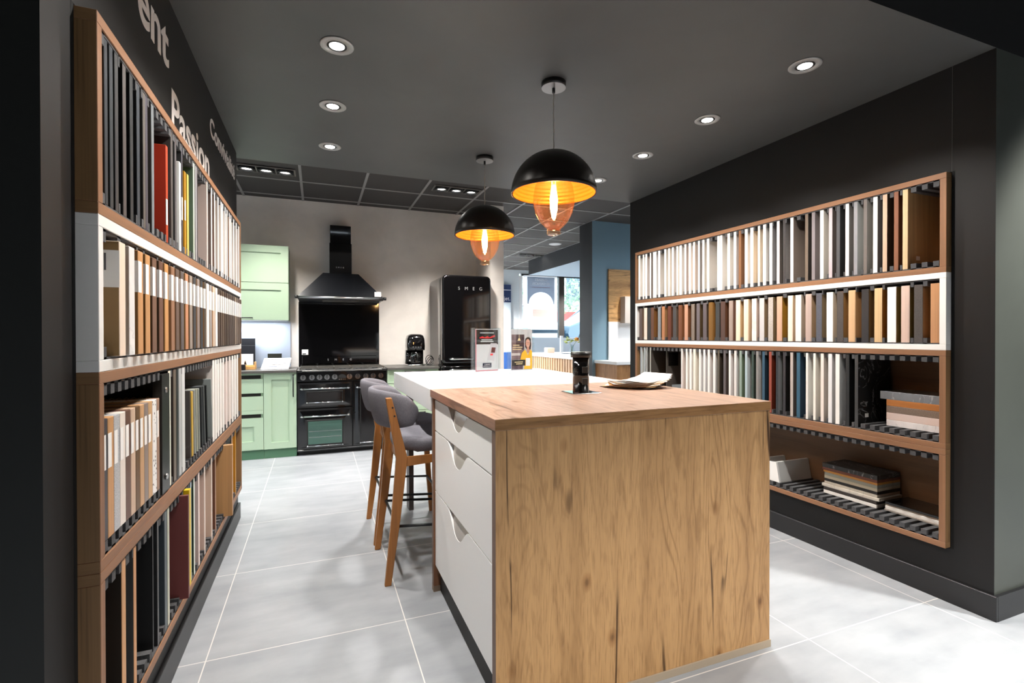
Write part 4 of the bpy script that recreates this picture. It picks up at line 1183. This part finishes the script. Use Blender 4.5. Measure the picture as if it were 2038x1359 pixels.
# right unit
u = thing('drawer_cabinet', 'sage green drawer cabinet with black bar handles between cooker and fridge', 'cabinet', (1.07, 6.2, 0))
MB().box(.762, YF + .022, .10, 1.375, 6.49, .924).build('carcass', GRN, u)
for z0, z1 in ((.765, .9225), (.44, .758), (.103, .433)):
    d = shaker(MB(), .765, 1.372, z0, z1, YF, .06 if z0 < .7 else .02).build('drawer', GRN, u)
    MB().tube([(.965, YF, z1 - .022), (.965, YF - .028, z1 - .022), (1.205, YF - .028, z1 - .022), (1.205, YF, z1 - .022)], .0065, 8).build('handle', HND, d)
MB().box(.762, YF + .03, 0, 1.375, YF + .045, .0995).build('plinth', GRN_SHADED, u)
tag(MB().box(.7615, 5.885, .925, 1.379, 6.495, .951, bev=.002).build('kitchen_worktop', STONE, None, (1.07, 6.2, .925)), 'dark stone worktop under the coffee machine, between cooker and fridge', 'worktop')
# wall unit and splash panel
u = thing('overhead_cabinet', 'sage green wall cabinet with two stacked flap doors', 'cabinet', (-.75, 6.32, 1.5))
MB().box(-1.2, 6.172, 1.502, -.2965, 6.495, 2.332).build('carcass', GRN, u)
for z0, z1 in ((1.500, 1.9155), (1.9205, 2.334)): d = shaker(MB(), -1.2, -.296, z0, z1, 6.15, .078).build('flap_door', GRN, u)
MB().tube([(-.90, 6.15, 1.522), (-.90, 6.122, 1.522), (-.66, 6.122, 1.522), (-.66, 6.15, 1.522)], .006, 8).build('handle', HND, u)
MB().box(-1.19, 6.20, 1.494, -.31, 6.45, 1.5015).build('light_panel', mat('F2F4F6', .4), u)
light('lamp', 'AREA', (-.0, -.02, -.012), 5, (.92, .96, 1), parent=u, shape='RECTANGLE', size=.8, size_y=.12)
tag(MB().box(-1.2, 6.488, .9515, -.292, 6.4985, 1.494).build('splash_panel', mat('B9C3D3', .35), None, (-.75, 6.49, .95)), 'pale blue grey splash panel behind the left worktop', 'panel')

# range cooker
BLK = mat('0B0B0C', .10, coat=.5)
c = thing('range_cooker', 'wide glossy black range cooker with three oven doors and chrome knobs', 'cooker', (.277, 6.2, 0))
X0, X1 = -.203, .757
MB().box(X0, YF + .035, .05, X1, 6.49, .90).build('body', SATINBLACK, c)
MB().box(X0 + .01, YF + .05, 0, X1 - .01, 6.45, .05).build('base', mat('0B0B0B', .6), c)
MB().box(X0, YF - .005, .048, X1, YF + .03, .066, bev=.003).build('bottom_trim', mat('4B4C4D', .25, .6), c)
p = MB().box(X0, YF - .004, .815, X1, YF + .035, .925, bev=.004).build('control_panel', BLK, c)
for k_, x in enumerate((-.142, -.052, .026, .105, .186, .344, .433, .522, .604, .690)):
    kb = MB().cyl((x, YF - .004, .862), (x, YF - .012, .862), .030, .029, 24).cyl((x, YF - .012, .862), (x, YF - .036, .862), .019, .017, 20).build('knob', CHROME, p)
    MB().box(x - .004, YF - .040, .848, x + .004, YF - .0355, .892).build('pointer', SATINBLACK, kb)
MB().prism(ell(.265, .860, .042, .030, 20, 0, 180) + [(.223, .846), (.307, .846)], 'y', YF - .007, YF - .004).build('clock', mat('3A3A3A', .15, .4), p)
for k_ in range(4): MB().cyl((.235 + .02 * k_, YF - .004, .833), (.235 + .02 * k_, YF - .009, .833), .006, n=12).build('button', CHROME, p)
MB().box(X0 - .002, YF - .012, .9255, X1 + .002, 6.45, .941, bev=.003).build('hob', STEEL, c)
for x in (X0, X1 - .05): MB().box(x - .004, YF - .016, .918, x + .054, YF + .02, .945, bev=.005).build('corner_cap', SATINBLACK, c)
for k_ in range(5):
    x = X0 + .03 + k_ * .182
    m = MB()
    for q in (0, .172): m.box(x + q - .004, YF + .06, .955, x + q + .004, 6.39, .967)
    for yy in (.06, .17, .28, .36, .47): m.box(x, YF + yy, .955, x + .172, YF + yy + .008, .967)
    for q in (0, .172):
        for yy in (.06, .47): m.box(x + q - .005, YF + yy, .941, x + q + .005, YF + yy + .010, .956)
    m.build('pan_support', mat('56544F', .55, .3), c)
    for yy in (.16, .36):
        MB().cyl((x + .086, YF + yy, .941), (x + .086, YF + yy, .951), .036, n=20).cyl((x + .086, YF + yy, .951), (x + .086, YF + yy, .957), .028, n=20).build('burner', mat('2A2A2A', .5), c)
def oven_door(x0, x1, z0, z1, wx0, wx1, wz0, wz1, glass, hz):
    m = MB()
    m.box(x0, YF, z0, x1, YF + .034, z1, bev=.003)
    a = [(x0 + .022, z0 + .022), (x1 - .022, z0 + .022), (x1 - .022, z1 - .022), (x0 + .022, z1 - .022)]
    b = [(wx0 - .03, wz0 - .022), (wx1 + .03, wz0 - .022), (wx1 + .03, wz1 + .022), (wx0 - .03, wz1 + .022)]
    for i in range(4):
        j = (i + 1) % 4
        m.quad((a[i][0], YF - .0008, a[i][1]), (a[j][0], YF - .0008, a[j][1]), (b[j][0], YF - .018, b[j][1]), (b[i][0], YF - .018, b[i][1]))
    m.quad(*[(q[0], YF - .018, q[1]) for q in b])
    d = m.build('oven_door', BLK, c)
    MB().box(wx0 - .012, YF - .022, wz0 - .012, wx1 + .012, YF - .018, wz1 + .012, bev=.0015).build('window_frame', SATINBLACK, d)
    w = MB().box(wx0, YF - .0235, wz0, wx1, YF - .0215, wz1).build('window', glass, d)
    h = MB().tube([(x0 + .075, YF - .018, hz), (x0 + .075, YF - .052, hz)], .006).tube([(x1 - .075, YF - .018, hz), (x1 - .075, YF - .052, hz)], .006)
    h.tube([(x0 + .055, YF - .055, hz), (x1 - .055, YF - .055, hz)], .009, 12)
    for x, s in ((x0 + .055, -1), (x1 - .055, 1)): h.tube([(x, YF - .055, hz), (x + s * .016, YF - .055, hz), (x + s * .028, YF - .055, hz)], [.013, .010, .002], 12)
    h.build('handle', CHROME, d)
    r = MB().tube([(wx0 - .006, YF - .028, wz0 - .020), (wx1 + .006, YF - .028, wz0 - .020)], .0045)
    for x in (wx0 - .006, wx1 + .006): r.lathe(x, YF - .028, [(0, wz0 - .030), (.008, wz0 - .026), (.010, wz0 - .020), (.008, wz0 - .014), (0, wz0 - .010)], 12)
    r.build('trim_bar', CHROME, d)
    return w
oven_door(X0 + .004, .374, .522, .806, -.095, .262, .605, .695, mat('16110F', .08), .740)
w = oven_door(X0 + .004, .374, .070, .515, -.093, .262, .125, .378, mat('3C5A50', .10), .437)
for z in (.20, .265): MB().box(-.085, YF - .0245, z, .255, YF - .0236, z + .004).build('oven_rack', STEEL, w)
oven_door(.380, X1 - .004, .070, .806, .466, .675, .125, .690, mat('121011', .08), .740)
# splash back with badge and label
sp = thing('cooker_splashback', 'tall glossy black splashback between range cooker and hood', 'splashback', (.27, 6.47, .95))
MB().box(-.202, 6.468, .952, .737, 6.495, 1.7335, bev=.003).build('panel', GLOSSBLACK, sp)
MB().box(-.165, 6.455, .985, .70, 6.468, 1.075, bev=.004).build('rim', GLOSSBLACK, sp)
for k_, ch in enumerate('SMEG'): words('badge', ch, .034, (.128 + .088 * k_, 6.4535, 1.020), (R(90), 0, 0), mat('CFCFCD', .45), sp, 'CENTER', ext=.001)
MB().box(-.168, 6.4665, 1.095, -.096, 6.4678, 1.158).build('price_label', PAPER, sp)
MB().box(-.160, 6.4655, 1.100, -.122, 6.4664, 1.112).build('price_print', INK, sp)
# hood
h = thing('cooker_hood', 'black chimney hood with a steel rail above the range cooker', 'hood', (.268, 6.3, 1.75))
SH = mat('16181C', .22, coat=.3)
MB().box(.142, 6.22, 2.055, .392, 6.495, 2.42, bev=.004).build('chimney', GLOSSBLACK, h)
MB().box(.150, 6.228, 2.42, .384, 6.495, 2.630, bev=.004).build('chimney_extension', GLOSSBLACK, h)
MB().frustum((-.195, 6.02, .732, 6.495), (.070, 6.17, .464, 6.495), 1.772, 2.056).build('canopy', SH, h)
MB().box(-.195, 6.02, 1.735, .732, 6.495, 1.772).build('canopy_base', mat('1B1C1E', .3), h)
r = MB().tube([(-.205, 5.992, 1.757), (.742, 5.992, 1.757)], .013, 14).build('rail', STEEL, h)
for x in (-.210, .747): MB().cyl((x - .016, 5.992, 1.757), (x + .016, 5.992, 1.757), .019, n=16).cyl((x, 5.992, 1.757), (x, 6.025, 1.757), .010, n=10).build('rail_end', SATINBLACK, h)
m = MB().box(.06, 6.12, 1.731, .47, 6.40, 1.735)
for k_ in range(24): m.box(.07 + k_ * .0165, 6.14, 1.726, .078 + k_ * .0165, 6.38, 1.7315)
m.build('grease_filter', mat('8C8A84', .35, .7), h)
for k_, ch in enumerate('SMEG'): words('badge', ch, .022, (.219 + .026 * k_, 6.2185, 2.125), (R(90), 0, 0), mat('E8E8E8', .4), h, 'CENTER', ext=.0008)
MB().box(.632, 6.0085, 1.781, .708, 6.0095, 1.838).build('price_label', PAPER, h, rot=None)

# fridge
f = thing('fridge', 'tall glossy black retro fridge with rounded corners and chrome handles', 'fridge', (1.69, 6.15, 0))
def rbox(x0, x1, z0, z1, y0, y1, r_, nm, par, mt):
    m = MB(); ring = []
    rings = []
    for yy, ins in ((y0, .022), (y0 + .006, .010), (y0 + .018, .002), (y0 + .03, 0), (y1, 0)):
        rg = []
        for cx, cz, a0 in ((x1 - r_, z1 - r_, 0), (x0 + r_, z1 - r_, 90), (x0 + r_, z0 + r_, 180), (x1 - r_, z0 + r_, 270)):
            for k_ in range(8):
                a = R(a0 + 90 * k_ / 7); rg.append((cx + (r_ - ins) * math.cos(a), yy, cz + (r_ - ins) * math.sin(a)))
        rings.append(rg)
    m.loft(rings); return m.build(nm, mt, par)
rbox(1.390, 1.995, .04, 2.045, 5.86, 6.48, .055, 'body', f, mat('22211F', .12, coat=.4))
ud = rbox(1.388, 1.997, .985, 2.05, 5.765, 5.855, .055, 'upper_door', f, GLOSSBLACK)
ld = rbox(1.388, 1.997, .085, .970, 5.765, 5.855, .035, 'lower_door', f, GLOSSBLACK)
for d, z in ((ud, 1.045), (ld, .915)):
    MB().tube([(1.475, 5.765, z), (1.475, 5.728, z), (1.50, 5.722, z), (1.74, 5.722, z), (1.765, 5.735, z - .004)], [.012, .013, .013, .011, .009], 12).build('handle', CHROME, d)
for k_, ch in enumerate('SMEG'): words('badge', ch, .055, (1.588 + .091 * k_, 5.7635, 1.872), (R(90), 0, 0), mat('E6E6E6', .25, .7), ud, 'CENTER', ext=.002)
for x in (1.42, 1.96): MB().box(x - .03, 5.80, .02, x + .03, 5.86, .04).box(x - .03, 6.40, 0, x + .03, 6.46, .04).box(x - .03, 5.80, 0, x + .03, 5.86, .021).build('foot', SATINBLACK, f)

# coffee machine
c = thing('coffee_machine', 'glossy black retro drip coffee machine on the worktop beside the fridge', 'coffee machine', (1.13, 6.15, .951))
def rsec(cx, cy, rx, ry, z, e=4., n=36): return [(cx + math.copysign(abs(math.cos(a)) ** (2 / e), math.cos(a)) * rx, cy + math.copysign(abs(math.sin(a)) ** (2 / e), math.sin(a)) * ry, z) for a in [2 * math.pi * k_ / n for k_ in range(n)]]
MB().loft([rsec(1.13, 6.14, .108, .128, z) for z in (.952, .975)]).build('base', CHROME, c)
MB().loft([rsec(1.13, 6.205, .110, .068, .9755), rsec(1.13, 6.205, .110, .068, 1.145)]).build('column', GLOSSBLACK, c)
MB().loft([rsec(1.13, 6.145, .111, .128, 1.146), rsec(1.13, 6.145, .112, .130, 1.20), rsec(1.13, 6.15, .108, .124, 1.28), rsec(1.13, 6.155, .094, .108, 1.325), rsec(1.13, 6.16, .06, .075, 1.342), rsec(1.13, 6.16, .01, .012, 1.345)]).build('head', GLOSSBLACK, c)
j = MB().lathe(1.13, 6.085, [(.001, .978), (.058, .978), (.066, 1.0), (.068, 1.06), (.060, 1.105), (.048, 1.125)], 32).build('jug', clear('C9C9C6', .2), c)
MB().tube([(1.13, 6.02, 1.10), (1.13, 5.985, 1.09), (1.13, 5.985, 1.03), (1.13, 6.02, 1.015)], .009).build('jug_handle', SATINBLACK, j)
for k_ in range(4): MB().cyl((1.085 + .03 * k_, 6.017, 1.185), (1.085 + .03 * k_, 6.008, 1.185), .008, n=14).build('button', CHROME, c)
m = MB()
for k_ in range(3):
    pts_ = []
    for i in range(25):
        a = 2 * math.pi * i / 24
        pts_.append((1.315 + .050 * math.cos(a) * (1 - .2 * k_), 6.16 + .012 * k_ + .025 * math.sin(a), .957 + .060 * (1 - .15 * k_) * (1 + math.sin(a + .6 * k_))))
    m.tube(pts_, .0045, 7)
m.tube([(1.235, 6.16, .975), (1.27, 6.15, .962), (1.30, 6.14, .957)], .0045, 7)
tag(m.build('power_cable', mat('1A1A1A', .12, coat=.4), None, (1.315, 6.16, .952)), 'coiled glossy black power cable beside the coffee machine', 'cable')

# things on the left worktop
def one(name, lb, cat, m, mt, loc): return tag(m.build(name, mt, None, loc), lb, cat)
one('display_board', 'tall black board standing at the back of the left worktop', 'board', MB().box(-.82, 6.42, .952, -.662, 6.432, 1.295, bev=.001), mat('16171C', .5), (-.74, 6.42, .952))
one('display_board', 'shorter black board with pale top edge in front of the tall black board', 'board', MB().box(-.84, 6.375, .952, -.658, 6.387, 1.215, bev=.001), mat('1E1F24', .45), (-.75, 6.38, .952))
u = thing('booklet', 'white booklet with a small black figure standing before black boards', 'booklet', (-.76, 6.31, .952))
MB().box(-.84, 6.30, .952, -.672, 6.316, 1.118, bev=.001).build('cover', mat('F1EDE6', .6), u)
MB().prism([(-.765, 1.0), (-.738, 1.0), (-.745, 1.03), (-.751, 1.048), (-.758, 1.03)], 'y', 6.2985, 6.2995).build('printed_figure', INK, u)
u = thing('wooden_crate', 'small pale wooden crate on the worktop in front of the white booklet', 'crate', (-.70, 6.2, .952))
for a in ((-.80, 6.14, .952, -.635, 6.152, .985), (-.80, 6.258, .952, -.635, 6.27, .995), (-.647, 6.152, .952, -.635, 6.258, 1.035), (-.80, 6.152, .952, -.788, 6.258, 1.035), (-.788, 6.152, .952, -.647, 6.258, .960)): MB().box(*a, bev=.001).build('slat', mat('D9A766', .55, kind='wx'), u)
one('small_box', 'small black box with white print beside the wooden crate', 'box', MB().box(-.80, 6.06, .952, -.725, 6.115, 1.012, bev=.002), mat('161618', .45), (-.76, 6.08, .952))
u = thing('ring_binder', 'open white ring binder lying propped up on the left worktop', 'binder', (-.44, 6.2, .952))
b = MB().prism([(6.06, .953), (6.30, 1.062), (6.306, 1.052), (6.31, .953)], 'x', -.56, -.30).build('stand', mat('E9E7E4', .6), u)
m = MB().quad((-.575, 6.052, .956), (-.295, 6.052, .956), (-.275, 6.298, 1.068), (-.555, 6.298, 1.068)).build('page', mat('F1F0F4', .6), u)
sd = m.modifiers.new('thick', 'SOLIDIFY'); sd.thickness = .006; sd.offset = 1
for k_, (a0, a1, v) in enumerate(((.22, .55, .82), (.60, .9, .82), (.22, .75, .66), (.22, .9, .48), (.30, .85, .36), (.22, .6, .2))):
    yv, zv = 6.052 + .246 * v, .9635 + .112 * v; x0, x1 = -.575 + .02 * v + .28 * a0, -.575 + .02 * v + .28 * a1
    MB().quad((x0, yv, zv), (x1, yv, zv), (x1, yv + .02, zv + .0093), (x0, yv + .02, zv + .0093)).build('text_block', mat('B9BCC8' if k_ % 2 else 'CFC6B8', .6), u)
one('dark_block', 'dark green block standing behind the open ring binder', 'block', MB().box(-.535, 6.43, .952, -.385, 6.45, 1.115, bev=.001), mat('24251C', .5), (-.46, 6.44, .952))

# ------------------------------------------------------------------ the far part of the showroom
u = thing('roll_up_banner', 'pale roll-up banner with a navy top by the far wall', 'banner', (4.28, 11.36, 0))
MB().box(4.02, 11.37, .06, 4.45, 11.374, 2.575).build('sheet', mat('D3E0EA', .6), u)
MB().box(4.02, 11.366, 2.14, 4.45, 11.3695, 2.575).build('header', mat('1D3058', .6), u)
MB().box(4.02, 11.3655, 2.435, 4.45, 11.366, 2.45).build('rule', WHT, u)
MB().box(4.02, 11.366, .50, 4.45, 11.3695, .92).build('footer', mat('1E4C8C', .6), u)
words('lettering', 'projet.', .135, (4.435, 11.3655, 2.19), (R(90), 0, 0), WHT, u, 'RIGHT', ext=.0003)
MB().box(4.0, 11.33, 0, 4.47, 11.42, .06).build('base', STEEL, u)
MB().cyl((4.235, 11.38, .06), (4.235, 11.38, 2.575), .010, n=10).build('pole', STEEL, u)

def film(hexc):
    m = bpy.data.materials.new('m_film_' + hexc); m.use_nodes = True
    n, l = m.node_tree.nodes, m.node_tree.links
    t_ = n.new('ShaderNodeBsdfTranslucent'); mx = n.new('ShaderNodeMixShader'); mx.inputs[0].default_value = .75
    n['Principled BSDF'].inputs['Base Color'].default_value = rgb(hexc); t_.inputs[0].default_value = rgb(hexc)
    l.new(n['Principled BSDF'].outputs[0], mx.inputs[1]); l.new(t_.outputs[0], mx.inputs[2]); l.new(mx.outputs[0], n['Material Output'].inputs[0])
    return m
BAN = film('F6ECE8')
u = thing('window_poster', 'large pale translucent poster hanging in the shop front window', 'poster', (5.29, 11.40, 1.6))
MB().quad((4.80, 11.404, 1.60), (5.735, 11.404, 1.60), (5.735, 11.404, 2.83), (4.80, 11.404, 2.83)).build('sheet', BAN, u)
MB().prism([(4.90, 2.12)] + [(5.28 - .34 * math.cos(R(a_)), 2.12 + .30 * math.sin(R(a_))) for a_ in range(0, 181, 9)] + [(5.66, 2.12), (5.66, 2.80), (4.90, 2.80)], 'y', 11.398, 11.3985).build('printed_sky', film('AEB4BE'), u)
MB().quad((4.80, 11.398, 1.62), (5.735, 11.398, 1.62), (5.735, 11.398, 2.10), (4.80, 11.398, 2.10)).build('printed_room', film('EBD6CD'), u)
MB().quad((5.05, 11.394, 1.80), (5.55, 11.394, 1.80), (5.55, 11.394, 1.98), (5.05, 11.394, 1.98)).build('printed_cupboards', film('F0E0DA'), u)
for body, z in (('CUISINES', 2.70), ('RÉFÉRENCES', 2.60)): words('lettering', body, .085, (5.28, 11.392, z), (R(90), 0, R(180)), WHT, u, 'CENTER', ext=.0004, xs=1)
MB().box(5.03, 11.393, 2.535, 5.53, 11.3955, 2.545).build('rule', film('B98A90'), u)

u = thing('desk_counter', 'reception counter with vertical wood slats and a white top', 'counter', (5.3, 9.2, 0))
m = MB(); dx, dy = 5.6 - 4.02, 0
CX0, CY0, CX1, CY1 = 4.02, 8.80, 4.42, 6.75
_dn = math.hypot(CX1 - CX0, CY1 - CY0)
MB().box(4.16, 6.72, 0, 5.4, 10.1, .905).build('body', mat('A98460', .5, kind='w'), u)
m = MB()
for k_ in range(34): m.box(4.135, 6.73 + k_ * .1, .01, 4.159, 6.80 + k_ * .1, .90)
m.build('slat_front', mat('C09A74', .5, kind='w', hex2='8A6A4C'), u)
MB().box(4.12, 6.70, .9055, 5.45, 10.15, .945, bev=.003).build('counter_top', WHITE, u)
one('tissue_box', 'small pale pink box on the reception counter', 'box', MB().box(4.60, 9.62, .9455, 4.78, 9.78, 1.06, bev=.01), mat('EBC9B4', .6), (4.69, 9.7, .9455))
one('menu_stand', 'narrow clear upright stand on the reception counter', 'stand', MB().box(5.02, 9.80, .9455, 5.08, 9.86, 1.32, bev=.003), mat('A9B2BC', .25), (5.05, 9.83, .9455))
one('tablet', 'flat dark tablet lying on the reception counter', 'tablet', MB().box(4.72, 9.10, .9455, 4.95, 9.26, .957, bev=.003), mat('2A3C4E', .2), (4.8, 9.2, .9455))
u = thing('flower_vase', 'glass vase of green leaves and an orange flower on the reception counter', 'vase', (4.62, 8.55, .9455))
MB().lathe(4.62, 8.55, [(.001, .946), (.055, .946), (.06, .96), (.048, 1.04), (.035, 1.12), (.042, 1.15)], 28).build('vase', clear('E8F0F2', .15), u)
m = MB()
for k_ in range(46):
    a, e = rng.uniform(0, 6.28), rng.uniform(-.2, 1.2); l = rng.uniform(.05, .14)
    p = Vector((4.62, 8.55, 1.19)) + Vector((math.cos(a) * math.cos(e), math.sin(a) * math.cos(e), math.sin(e) * .7)) * l
    t_ = Vector((-math.sin(a), math.cos(a), rng.uniform(-.4, .4))).normalized() * .030; o_ = Vector((math.cos(a), math.sin(a), rng.uniform(-.2, .6))) * .075
    m.quad(p - t_ * .3, p + o_ * .5 - t_, p + o_, p + o_ * .5 + t_)
m.build('leaves', mat('7C8A22', .6), u)
MB().lathe(4.70, 8.50, [(.001, 1.22), (.03, 1.215), (.045, 1.24), (.04, 1.27), (.02, 1.285), (.001, 1.287)], 18).build('flower', mat('E8823A', .6), u)
MB().tube([(4.62, 8.55, .97), (4.63, 8.55, 1.1), (4.70, 8.50, 1.22)], .004).tube([(4.62, 8.55, .97), (4.61, 8.56, 1.1), (4.58, 8.57, 1.2)], .004).build('stems', mat('5C7030', .6), u)
one('street_screen', 'low grey glass privacy screen at the foot of the shop window', 'screen', MB().box(4.78, 11.30, .78, 7.5, 11.31, 1.27), mat('7C8894', .25), (6.1, 11.3, .78))

# oak kitchen display against the blue wall
u = thing('display_cabinet', 'oak display kitchen with a white worktop and oak panel against the blue wall', 'cabinet', (4.5, 5.85, 0))
DOAK = oak_panel('D6A56C', 'x', 'display', .8)
MB().box(3.70, 5.60, .08, 5.5, 6.145, .93).build('base_unit', oak_panel('A8794C', 'z', 'displaybase', .6), u)
MB().box(3.72, 5.64, 0, 5.5, 6.145, .08).build('plinth', mat('3A3330', .6), u)
MB().box(3.68, 5.58, .931, 5.5, 6.145, .972, bev=.002).build('worktop', WHITE, u)
MB().box(3.905, 6.118, .9725, 5.5, 6.1445, 1.52).build('white_panel', mat('F0EFEE', .4), u)
MB().box(3.905, 6.118, 1.5205, 5.5, 6.1445, 2.276).build('oak_panel', DOAK, u)
MB().box(4.10, 6.00, 1.50, 5.5, 6.1175, 1.88).build('hanging_unit', mat('B9B0A8', .5), u)
light('lamp', 'SPOT', (-.2, -.35, 2.5), 60, parent=u, spot_size=R(70), spot_blend=.8, shadow_soft_size=.05, rot=(R(15), 0, 0))

# ------------------------------------------------------------------ outside the shop window
def car(name, label, x, y, ang, hexc, z0=.9):
    t = thing(name, label, 'car', (x, y, z0)); t.rotation_euler = (0, 0, R(ang))
    pm = mat(hexc, .2, coat=.6)
    prof = [(-2.05, .28), (2.0, .28), (2.08, .50), (2.02, .74), (1.55, .90), (.85, .98), (-1.75, 1.0), (-2.03, .86), (-2.1, .5)]
    m = MB(); rings = []
    for w, f in ((-.87, .90), (-.84, .97), (-.6, 1), (.6, 1), (.84, .97), (.87, .90)): rings.append([(x + px * (1 if abs(w) < .7 else .985), y + w, z0 + .28 + (pz - .28) * f) for px, pz in prof])
    m.loft(rings, smooth=False); m.build('body', pm, t)
    gh = [(.85, .97), (.15, 1.43), (-1.15, 1.46), (-1.78, .99)]
    m = MB(); m.loft([[(x + px, y + w * (1 if pz < 1.1 else .86), z0 + pz) for px, pz in gh] for w in (-.80, .80)], smooth=False); m.build('cabin', mat('27333B', .08, coat=.5), t)
    m = MB(); m.box(x - 1.15, y - .66, z0 + 1.44, x + .15, y + .66, z0 + 1.485, bev=.01); m.build('roof', pm, t)
    for px in (-.5, .14, -1.15):
        for s in (-1, 1): MB().tube([(x + px, y + .70 * s, z0 + 1.45), (x + px - (.02 if px < .1 else -.66), y + .805 * s, z0 + .97)], .03, 6).build('pillar', pm, t)
    for px in (1.32, -1.30):
        for s in (-1, 1):
            w = MB().cyl((x + px, y + .70 * s, z0 + .31), (x + px, y + .885 * s, z0 + .31), .31, n=28).build('wheel', mat('1B1B1C', .7), t)
            MB().cyl((x + px, y + .885 * s, z0 + .31), (x + px, y + .895 * s, z0 + .31), .20, n=20).build('rim', mat('B9BCBE', .3, .7), w)
    MB().box(x + 2.075, y - .70, z0 + .50, x + 2.10, y + .70, z0 + .60).build('bumper_strip', mat('23303C', .4), t)
    p = MB().box(x + 2.09, y - .26, z0 + .39, x + 2.115, y + .26, z0 + .49).build('number_plate', WHT, t)
    for s in (-1, 1): MB().box(x + 1.98, y + .45 * s - .16, z0 + .62, x + 2.06, y + .45 * s + .16, z0 + .74, bev=.02).build('headlight', mat('DDE3E6', .1), t)
    return t
car('parked_car', 'white car parked outside the shop window, nose to the glass', 6.15, 15.6, -90, 'EDEFF0')
car('parked_car', 'dark blue car parked outside the shop window behind the white car', 9.35, 15.3, -170, '3C5566')
def tree(x, y, h, r, label):
    t = thing('street_tree', label, 'tree', (x, y, .9), 'trees across the street')
    MB().tube([(x, y, .9), (x + .1, y, .9 + h * .3), (x, y, .9 + h * .6)], [.18, .14, .09], 9).build('trunk', mat('6A5A48', .8), t)
    m = MB(); rg_ = random.Random(int(x * 10))
    for k_ in range(1300):
        v = Vector((rg_.gauss(0, 1), rg_.gauss(0, 1), rg_.gauss(0, 1))).normalized() * r * rg_.uniform(.45, 1) ** .6
        p = Vector((x, y, .9 + h * .68)) + Vector((v.x, v.y, v.z * .8))
        a = Vector((rg_.gauss(0, 1), rg_.gauss(0, 1), rg_.gauss(0, 1))).normalized() * .15; b = a.orthogonal().normalized() * .09
        m.quad(p - a, p - b, p + a, p + b)
    m.build('foliage', mat('8FA98C', .7), t)
tree(12.2, 24, 5.2, 2.4, 'leafy green tree across the street nearer the window edge'); tree(19.5, 28, 6.0, 2.7, 'larger leafy green tree across the street behind the dark car')
u = thing('street_building', 'pale building with a red awning across the street', 'building', (14, 31, .9))
MB().box(4, 31, .9, 30, 36, 7).build('wall', mat('E3D9D2', .8), u)
MB().prism([(31, 3.0), (29.4, 2.35), (29.4, 2.15), (31, 2.8)], 'x', 9, 24).build('awning', mat('C9403A', .6), u)
for k_ in range(6): w = MB().box(8.5 + 2.6 * k_, 30.95, 3.8, 9.7 + 2.6 * k_, 31.0, 5.6).build('window', mat('5E6C76', .2), u)

for o in bpy.data.objects:
    if '_w' in o: del o['_w']
